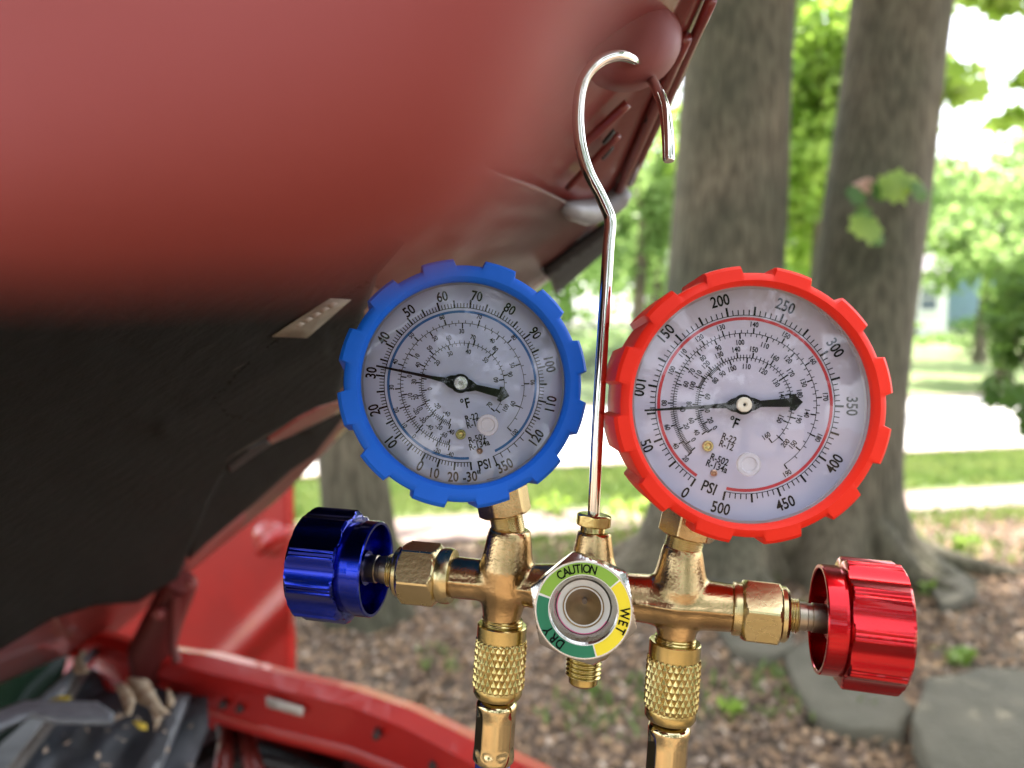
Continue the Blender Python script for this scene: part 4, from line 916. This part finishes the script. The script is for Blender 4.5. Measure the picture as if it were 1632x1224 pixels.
mb = MB(); mb.lathe(gc - gN * .022, gN, [(0, 46 * ks), (.005, 60 * ks), (.0085, 64 * ks), (.0104, 60 * ks)], 48, up=gU); mb.build('sight_glass_neck', BRASSC, SET, 40)
def gp(r, deg, z=.0): a = math.radians(deg); return gc + (gR * math.cos(a) + gU * math.sin(a)) * r * ks + gN * z
def ringseg(name, r0, r1, a0, a1, z, m, parent, n=40):
    V = []; Fc = []
    for i in range(n + 1):
        a = a0 + (a1 - a0) * i / n; V += [gp(r0, a, z), gp(r1, a, z)]
    Fc = [(i * 2, (i + 1) * 2, (i + 1) * 2 + 1, i * 2 + 1) for i in range(n)]; return mesh(name, V, Fc, m, parent, 180)
ringseg('white_ring', 54.5, 76, 0, 360, .00012, WHITE, sg, 120)
ringseg('caution_band', 56, 74.8, 41, 160, .00024, LGREEN, sg); ringseg('dry_band', 56, 74.8, 163, 285, .00024, DGREEN, sg); ringseg('wet_band', 56, 74.8, 287, 399, .00024, YELLOW, sg)
ringseg('indicator_ring', 29, 43, 0, 360, -.0040, RINGW, sg, 100)
ringseg('indicator_edge', 42.0, 43.6, 150, 330, -.0038, mat('pink_line', (.6, .1, .25), .5), sg, 60)
mb = MB(); mb.lathe(gc - gN * .0040, gN, [(.0003, 33.5 * ks), (.0001, 31.5 * ks), (-.0002, 31 * ks), (-.0052, 8 * ks), (-.0056, 2 * ks)], 64, up=gU, caps=(False, True)); mb.build('orifice_cone', mat('turned_brass', (.30, .20, .09), .5, .7, (.22, .145, .065), 200), sg, 60)
mb = MB(); mb.lathe(gp(7, 75, -.0082), gN, [(0, 4.5 * ks), (.0026, 4.5 * ks), (.0027, 2 * ks)], 16, up=gU); mb.build('orifice_pin', mat('pin_brass', (.10, .07, .045), .6, .5), sg, 50)
mb = MB(); mb.lathe(gc, gN, [(-.0016, 52 * ks), (-.0016, 30 * ks), (-.0016, .5 * ks)], 64, up=gU, caps=(False, True)); mb.build('sight_lens', LENS, sg, 60)

_tc = {}
def text_geo(s):
    if s in _tc: return _tc[s]
    cu = bpy.data.curves.new('t', 'FONT'); cu.body = s; cu.size = 1; cu.resolution_u = 3; cu.offset = .02
    ob = bpy.data.objects.new('t', cu); me = ob.to_mesh()
    v = [Vector(x.co) for x in me.vertices]; f = [tuple(p.vertices) for p in me.polygons]
    ob.to_mesh_clear(); bpy.data.objects.remove(ob); bpy.data.curves.remove(cu)
    x0 = min(a.x for a in v); x1 = max(a.x for a in v); h = .34
    v = [((a.x - (x0 + x1) / 2) * .82, a.y - h, 0) for a in v]; _tc[s] = (v, f); return v, f
def arc_text(s, r, deg0, step, size, name, parent):
    mb = MB()
    wd_ = [max(p[0] for p in text_geo(ch)[0]) * 2 + .16 for ch in s]; tot = sum(wd_); span = step * (len(s) - 1) * tot / (tot - (wd_[0] + wd_[-1]) / 2); acc = 0
    for i, ch in enumerate(s):
        v, f = text_geo(ch); a = math.radians(deg0 - span * (acc + wd_[i] / 2 - wd_[0] / 2) / tot); acc += wd_[i]; ox = gR * math.cos(a) + gU * math.sin(a); tx = gR * math.sin(a) - gU * math.cos(a)
        c = gc + ox * r * ks + gN * .0004; mb.add([c + tx * (x * size) + ox * (y * size) for x, y, _ in v], f)
    return mesh(name, mb.v, mb.f, INK, parent)
arc_text('CAUTION', 65.5, 124, 8.0, .0036, 'caution_lettering', sg)
arc_text('WET', 65.5, -3, 12, .0040, 'wet_lettering', sg)
arc_text('DRY', 65.5, 235, 12, .0040, 'dry_lettering', sg)

# ---- gauges
def gauge(cpx, cpy, d, tiltx, tilty, boot, dialm, ringm, label, data, roll, rs, op):
    N = (toC + (CR @ Vector((math.tan(math.radians(tiltx)), math.tan(math.radians(tilty)), 0)))).normalized()
    U = CR @ Vector((0, 1, 0)); U = (U - N * U.dot(N)).normalized(); Rt = U.cross(N); O = P(cpx, cpy, d)
    S = rs  # metres per unit of the dial drawing
    def W(x, y, z=0): return O + Rt * x + U * y + N * z
    # boot
    n = 360; Ro = .0386; lugs = 12
    def lug(a):
        dgr = math.degrees(a) % 30; dd = abs(((dgr - 12.5 + 15) % 30) - 15); return max(0, min(1, (8.4 - dd) / .9))
    prof = [(-.026, .0345, 0), (-.0262, .0372, 0), (-.025, Ro - .0004, 1), (-.023, Ro, 1), (.0062, Ro, 1), (.0082, Ro - .0003, 1), (.0093, Ro - .0013, 2), (.0098, Ro - .0026, 0), (.0096, op + .0013, 0), (.0086, op + .0003, 0), (.0076, op, 0), (.0062, op, 0)]
    V = []
    for (z, r, fl) in prof:
        for k in range(n):
            a = 2 * PI * k / n; rr = r + (.0021 * lug(a) if fl else 0) ; V.append(W(rr * math.cos(a), rr * math.sin(a), z))
    M = len(prof); Fc = [(i * n + k, i * n + (k + 1) % n, (i + 1) * n + (k + 1) % n, (i + 1) * n + k) for i in range(M - 1) for k in range(n)]
    g = MB().add(V, Fc).build('pressure_gauge', boot, SET, 32); g['label'] = label
    mb = MB(); mb.lathe(O, N, [(-.028, .030), (-.0275, .0345), (-.001, .0347)], 96, up=U); mb.build('gauge_case', STEEL, g, 40)
    mb = MB(); mb.lathe(O, N, [(.0061, op + .0006), (.004, op + .0008), (.0, op + .001)], 128, up=U, caps=(False, False)); mb.build('case_wall', CASEW, g, 180)
    mb = MB(); mb.lathe(O, N, [(-.0008, op + .0013), (0, op + .0013)], 128, up=U); mb.build('dial', dialm, g, 20)
    # clear lens, slightly domed, with a stepped rim
    pr = [(.0062, op + .0001)] + [(.0064 + .0016 * (1 - (r / .0315) ** 2), r) for r in np.linspace(.0315, .0006, 14)]
    mb = MB(); mb.lathe(O, N, pr, 96, up=U, caps=(False, True)); mb.build('clear_lens', LENS, g, 40)
    mb = MB(); mb.lathe(O, N, [(.0054, op + .0002), (.0054, op - .0005), (.0060, op - .0007)], 128, up=U, caps=(False, False)); mb.build('lens_rim', CASEW, g, 180)
    cx0, cy0 = data['c']
    def D2(x, y): return ((x - cx0) * S, -(y - cy0) * S)
    # ticks and arcs
    T = MB()
    def quadline(x0, y0, x1, y1, w_, z=.00012):
        dx, dy = x1 - x0, y1 - y0; L = math.hypot(dx, dy); nx, ny = -dy / L * w_ / 2, dx / L * w_ / 2
        T.add([W(x0 - nx, y0 - ny, z), W(x1 - nx, y1 - ny, z), W(x1 + nx, y1 + ny, z), W(x0 + nx, y0 + ny, z)], [(0, 1, 2, 3)])
    def tick(deg, r0, r1, w_):
        a = math.radians(deg); quadline(r0 * S * math.cos(a), r0 * S * math.sin(a), r1 * S * math.cos(a), r1 * S * math.sin(a), w_ * S)
    def arc(mb, r0, r1, a0, a1, z=.00010, n=140):
        V = []
        for i in range(n + 1):
            a = math.radians(a0 + (a1 - a0) * i / n); V += [W(r0 * S * math.cos(a), r0 * S * math.sin(a), z), W(r1 * S * math.cos(a), r1 * S * math.sin(a), z)]
        mb.add(V, [(i * 2, (i + 1) * 2, (i + 1) * 2 + 1, i * 2 + 1) for i in range(n)])
    for t in data['ticks']: tick(*t)
    for (r, w_, a0, a1) in data['arcs']: arc(T, r - w_ / 2, r + w_ / 2, a0, a1)
    for (r, knots, sgn, lmaj, lmin, sub) in data['scales']:
        for i in range(len(knots)):
            tick(knots[i], r, r + sgn * lmaj, 6.0)
            if i + 1 < len(knots):
                a, b = knots[i], knots[i + 1]; sb = sub[i] if isinstance(sub, list) else sub
                for j in range(1, sb): tick(a + (b - a) * j / sb, r, r + sgn * lmin, 3.2)
    mesh('scale_marks', T.v, T.f, INK, g)
    A = MB(); r0, r1, a0, a1 = data['ring']; arc(A, r0, r1, a0, a1, .00008, 200); mesh('coloured_arc', A.v, A.f, ringm, g)
    # numerals
    B = MB(); Sm = MB()
    def put(mb, s, x, y, size, rot):
        v, f = text_geo(s); c, s_ = math.cos(rot), math.sin(rot); mb.add([W(x + (a * c - b * s_) * size, y + (a * s_ + b * c) * size, .00013) for a, b, _ in v], f)
    def lab(mb, s, deg, r, size):
        a = math.radians(deg); loc = (deg - roll) % 360; rot = a - PI / 2
        if 183.5 < loc < 355: rot += PI
        put(mb, s, r * S * math.cos(a), r * S * math.sin(a), size, rot)
    for (s, deg) in data['big']: lab(B, s, deg, data['bigr'], .0047)
    for (r, items) in data['small']:
        for (s, deg) in items: lab(Sm, s, deg, r, .0022)
    for (s, x, y, size, rot) in data['free']:
        q = D2(x, y); put(Sm, s, q[0], q[1], size, math.radians(rot))
    mesh('pressure_numerals', B.v, B.f, INK, g); mesh('temperature_numerals', Sm.v, Sm.f, INK, g)
    # needle
    z = .0022; hb, tip, tail, L1, L2 = data['needle']
    def radial(deg, pts, z):
        a = math.radians(deg); c, s_ = math.cos(a), math.sin(a); return [W(-.0011 + (x * c - y * s_) * S, (x * s_ + y * c) * S, z) for x, y in pts]
    o1 = [(0, -hb * .9), (hb * 1.15, -hb * .62), (hb * 1.7, -hb * .28), (L1 * .35, -7.5), (L1, -4), (L1, 4), (L1 * .35, 7.5), (hb * 1.7, hb * .28), (hb * 1.15, hb * .62), (0, hb * .9)]
    o2 = [(0, -hb * .9), (hb * 1.1, -hb * .6), (hb * 1.7, -hb * .32), (L2 * .78, -19), (L2 * .78, -33), (L2 * .86, -36), (L2, 0), (L2 * .86, 36), (L2 * .78, 33), (L2 * .78, 19), (hb * 1.7, hb * .32), (hb * 1.1, hb * .6), (0, hb * .9)]
    mb = MB()
    for deg, o in ((tip, o1), (tail, o2)):
        n = len(o); mb.add(radial(deg, o, z) + radial(deg, o, z + .0004), [tuple(range(n)), tuple(range(2 * n - 1, n - 1, -1))] + [(i, (i + 1) % n, n + (i + 1) % n, n + i) for i in range(n)])
    mb.lathe(O - Rt * .0011 + N * (z + .00002), N, [(0, hb * S), (.00055, hb * S), (.0006, hb * .9 * S)], 48, up=U); mb.build('needle', NEEDLE, g, 30)
    h2 = hb * .74; mb = MB(); mb.lathe(O - Rt * .0011 + N * .0015, N, [(0, h2 * S), (.0021, h2 * S), (.0024, h2 * .9 * S), (.0025, h2 * .35 * S), (.0022, h2 * .3 * S), (.0022, .5 * S)], 40, up=U); mb.build('pivot_cap', data['cap'], g, 35)
    mb = MB(); mb.lathe(O - Rt * .0011 + N * .0016, N, [(.0021, .2 * h2 * S), (.0024, .12 * h2 * S)], 16, up=U); mb.build('pivot_pin', INK if data['pin'] else STEEL, g, 30)
    # brass adjusting screw, small pin, translucent plug
    x, y = D2(*data['screw']); mb = MB(); mb.lathe(W(x, y), N, [(0, 24 * S), (.0009, 24 * S), (.0011, 21 * S), (.0011, 15 * S), (.0005, 11 * S), (.0004, 1 * S)], 32, up=U); mb.build('adjusting_screw', BRASS, g, 35)
    x, y = D2(*data['pinpos']); mb = MB(); mb.lathe(W(x, y), N, [(0, 15 * S), (.0007, 14 * S), (.0009, 9 * S), (.0005, 4 * S)], 24, up=U); mb.build('dial_pin', mat('copper_pin', (.5, .32, .22), .35, 1), g, 35)
    x, y = D2(*data['plug']); mb = MB(); mb.lathe(W(x, y, .0066), N, [(-.0012, 34 * S), (.0004, 36 * S), (.0010, 49 * S), (.0016, 50 * S), (.0022, 47 * S), (.0023, 33 * S), (.0019, 28 * S), (.0018, 1 * S)], 48, up=U); mb.build('lens_plug', PLUG, g, 40)
    return g
def spread(a0, a1, n): return [a0 + (a1 - a0) * i / n for i in range(n + 1)]
# blue dial drawing
tb = []
A0, ST = 244.0, 23.28
for v in range(0, 121):
    dg_ = A0 - ST * v / 10; tb.append((dg_, 368, 408 if v % 10 == 0 else (404 if v % 5 == 0 else 390), 8.5 if v % 5 == 0 else 4.2))
for v in range(1, 16): tb.append((A0 + 34 * v / 15, 368, 406 if v % 5 == 0 else 388, 8.5 if v % 5 == 0 else 4.2))
for i, dd in enumerate((-41.5, -47.5, -53.5, -59.5)): tb.append((dd, 368, 392, 4.4))
tb.append((-65, 366, 408, 6.5))
oA = [258, 248.3, 225.8, 214.3, 201, 184, 162.5, 135.6, 105.6, 75, 42.6, .5, -44.6]
blue = dict(c=(598, 620), ticks=tb, arcs=[(368, 3.4, 275, -37), (368, 3.4, -38.5, -67), (293, 2.6, 257, -45), (197, 2.6, 252, -40)], ring=(343, 355, 274, -65),
    scales=[(293, [257, 246, 225.8, 213.5, 201, 184, 162.5, 135.6, 105.6, 75, 42.6, .5, -44.6], 1, 26, 14, [5, 5, 5, 5, 5, 5, 5, 5, 5, 5, 5, 4, 3]),
            (293, [256, 247, 237, 225, 214, 202, 190, 173, 150.5, 122, 90, 53, 19.5, -22], -1, 26, 14, 5 and [5, 5, 5, 5, 5, 5, 5, 5, 5, 5, 5, 4, 2]),
            (197, [252, 240, 224, 207, 194.5, 178, 155, 134.5, 107.5, 74.5, 45, 12, -38], 1, 24, 12, 5 and [5, 5, 5, 5, 5, 5, 5, 5, 5, 5, 5, 5, 3][:12]),
            (197, [250, 238, 223, 205, 189, 172, 138, 111, 82, 46.5, 6.5, -41], -1, 24, 12, [5, 5, 5, 5, 5, 5, 5, 5, 5, 5, 3])],
    big=[('0', 244.5), ('10', 221), ('20', 197.4), ('30', 172.8), ('40', 148.6), ('50', 123.8), ('60', 100.2), ('70', 77.7), ('80', 55.3), ('90', 33.3), ('100', 11.7), ('110', -12.2), ('120', -34.7), ('350', -61)], bigr=431,
    small=[(335, [('-40', 259), ('-20', 248.3), ('0', 226.5), ('10', 215), ('20', 201), ('30', 182.5), ('40', 161.5), ('50', 136.2), ('60', 107), ('70', 76), ('80', 42.5), ('90', 1.5), ('100', -43.5)]),
           (254, [('-60', 248.5), ('-40', 231.5), ('-30', 221), ('-20', 209.5), ('-10', 193), ('0', 171.3), ('10', 148.2), ('20', 121), ('30', 91), ('40', 56), ('50', 21), ('60', -21.5)]),
           (231, [('-40', 255), ('-20', 240), ('0', 222.7), ('10', 209), ('20', 195), ('30', 177), ('40', 156.7), ('50', 132.5), ('60', 106.7), ('70', 77.6), ('80', 47.5), ('90', 12), ('100', -29)]),
           (158, [('-40', 240), ('-20', 219.5), ('0', 187.8), ('20', 140), ('30', 112.5), ('40', 80.5), ('50', 46.7), ('60', 7.5), ('70', -38)])],
    free=[('°F', 618, 712, .0046, 14), ('R-22', 648, 777, .0030, 15), ('R-12', 655, 808, .0030, 15), ('R-502', 672, 876, .0030, 15), ('R-134a', 682, 906, .0030, 15), ('PSI', 704, 1000, .0045, 13),
          ('10', 472, 1036, .0045, -8), ('20', 557, 1054, .0045, 0), ('-30"', 645, 1054, .0045, 6)],
    needle=(45, 168, -14.5, 397, 238), cap=STEEL, pin=False, screw=(594, 858), pinpos=(683, 936), plug=(708, 820))
tr_ = []
for v in range(0, 101):
    tr_.append((236.5 - 339.4 * v / 100, 382, 420 if v % 5 == 0 else 405, 8.8 if v % 5 == 0 else 4.4))
def cvt(deg, r):
    a = math.radians(deg); x, y = 587 + r * math.cos(a) - 608, 621 - (618 - r * math.sin(a)); return math.degrees(math.atan2(y, x)) % 360
blue['c'] = (608, 621); blue['ticks'] = [(cvt(t[0], 385),) + tuple(t[1:]) for t in tb]
blue['big'] = [(t, cvt(d, 425)) for t, d in blue['big']]
red = dict(c=(600, 597), ticks=tr_, arcs=[(382, 3, 236.5, -102.9), (305, 2.6, 222, -57), (200, 2.6, 217, -55)], ring=(361, 374, 236, -102.5),
    scales=[(305, [222, 211, 196.5, 179, 154.7, 140, 124, 107, 83, 59, 33, 5.3, -24.6, -57], 1, 24, 14, [10, 10, 10, 10, 5, 5, 5, 5, 5, 5, 5, 5, 3]),
            (305, [221, 214, 200.6, 184, 163, 148, 132, 115, 94, 71, 46, 20, -8.5, -40, ], -1, 24, 14, [5, 10, 10, 10, 5, 5, 5, 5, 5, 5, 5, 5, 4]),
            (200, [215, 197, 180, 160, 147, 134, 117, 98.6, 80.4, 57, 34.6, 11, -15.6, -44], 1, 24, 13, [8, 8, 8, 8, 5, 5, 5, 5, 5, 5, 5, 5, 4]),
            (200, [217, 205, 188, 168, 141, 126, 109, 87, 60.7, 34.7, 13, -23, -55], -1, 24, 13, [6, 6, 6, 6, 8, 5, 5, 5, 5, 5, 5, 3])],
    big=[('0', 236), ('50', 203), ('100', 171), ('150', 137.6), ('200', 103.3), ('250', 67.5), ('300', 32.1), ('350', -1), ('400', -33.8), ('450', -68), ('500', -103.2)], bigr=455,
    small=[(344, [('20', 222.7), ('40', 211), ('60', 196.5), ('80', 179), ('100', 154.7), ('110', 140), ('120', 124), ('130', 107), ('140', 83), ('150', 59), ('160', 33), ('170', 5.3), ('180', -24.6), ('190', -58.5)]),
           (266, [('0', 214.5), ('20', 200.6), ('40', 184), ('60', 161), ('70', 148), ('80', 132), ('90', 115), ('100', 94), ('110', 71), ('120', 46), ('130', 20), ('140', -8.5), ('150', -39.8)]),
           (238, [('40', 210), ('60', 197), ('80', 180), ('100', 160), ('110', 147), ('120', 134), ('130', 117), ('140', 98.6), ('150', 80.4), ('160', 57), ('170', 34.6), ('180', 11), ('190', -15.6), ('200', -44)]),
           (162, [('0', 218), ('20', 205), ('40', 188), ('60', 168), ('80', 141), ('90', 126), ('100', 109), ('110', 87), ('120', 60.7), ('130', 34.7), ('140', 13), ('150', -23), ('160', -55.6)])],
    free=[('°F', 553, 675, .0045, -22), ('R-22', 533, 742, .0029, -20), ('R-12', 522, 772, .0029, -20), ('R-502', 492, 833, .0029, -21), ('R-134a', 481, 862, .0029, -21), ('PSI', 447, 952, .0047, -22)],
    needle=(43, 183.5, 2.5, 418, 250), cap=mat('ivory_cap', (.75, .72, .6), .35), pin=True, screw=(440, 775), pinpos=(467, 890), plug=(582, 842))
gauge(738, 612.5, .256, 9, 6, BOOTB, DIAL, INKB, 'low pressure gauge in a blue lugged boot', blue, 15, 7.04e-5, .0331)
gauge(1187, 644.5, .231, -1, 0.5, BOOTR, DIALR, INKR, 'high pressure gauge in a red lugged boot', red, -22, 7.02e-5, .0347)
# ---- crumbs of leaf and seed stuck in the cowl gutter
rq = random.Random(4); mb = MB()
for i in range(26):
    c = ZP(rq.uniform(60, 330), rq.uniform(1150, 1224), .985) if i > 9 else ZP(rq.uniform(170, 270), rq.uniform(1140, 1170), 1.0)
    a = rq.random() * 6; s_ = rq.uniform(.002, .006); u_ = Vector((math.cos(a), math.sin(a), .3)) * s_; v_ = Vector((-math.sin(a), math.cos(a), .2)) * s_ * .6
    mb.add([c - u_, c + v_, c + u_ + Vector((0, 0, .002)), c - v_], [(0, 1, 2, 3)])
db = mb.build('leaf_crumbs', DRY3); tag(db, 'tan crumbs of dry leaf scattered over the grey cowl', 'debris', None, 'stuff')
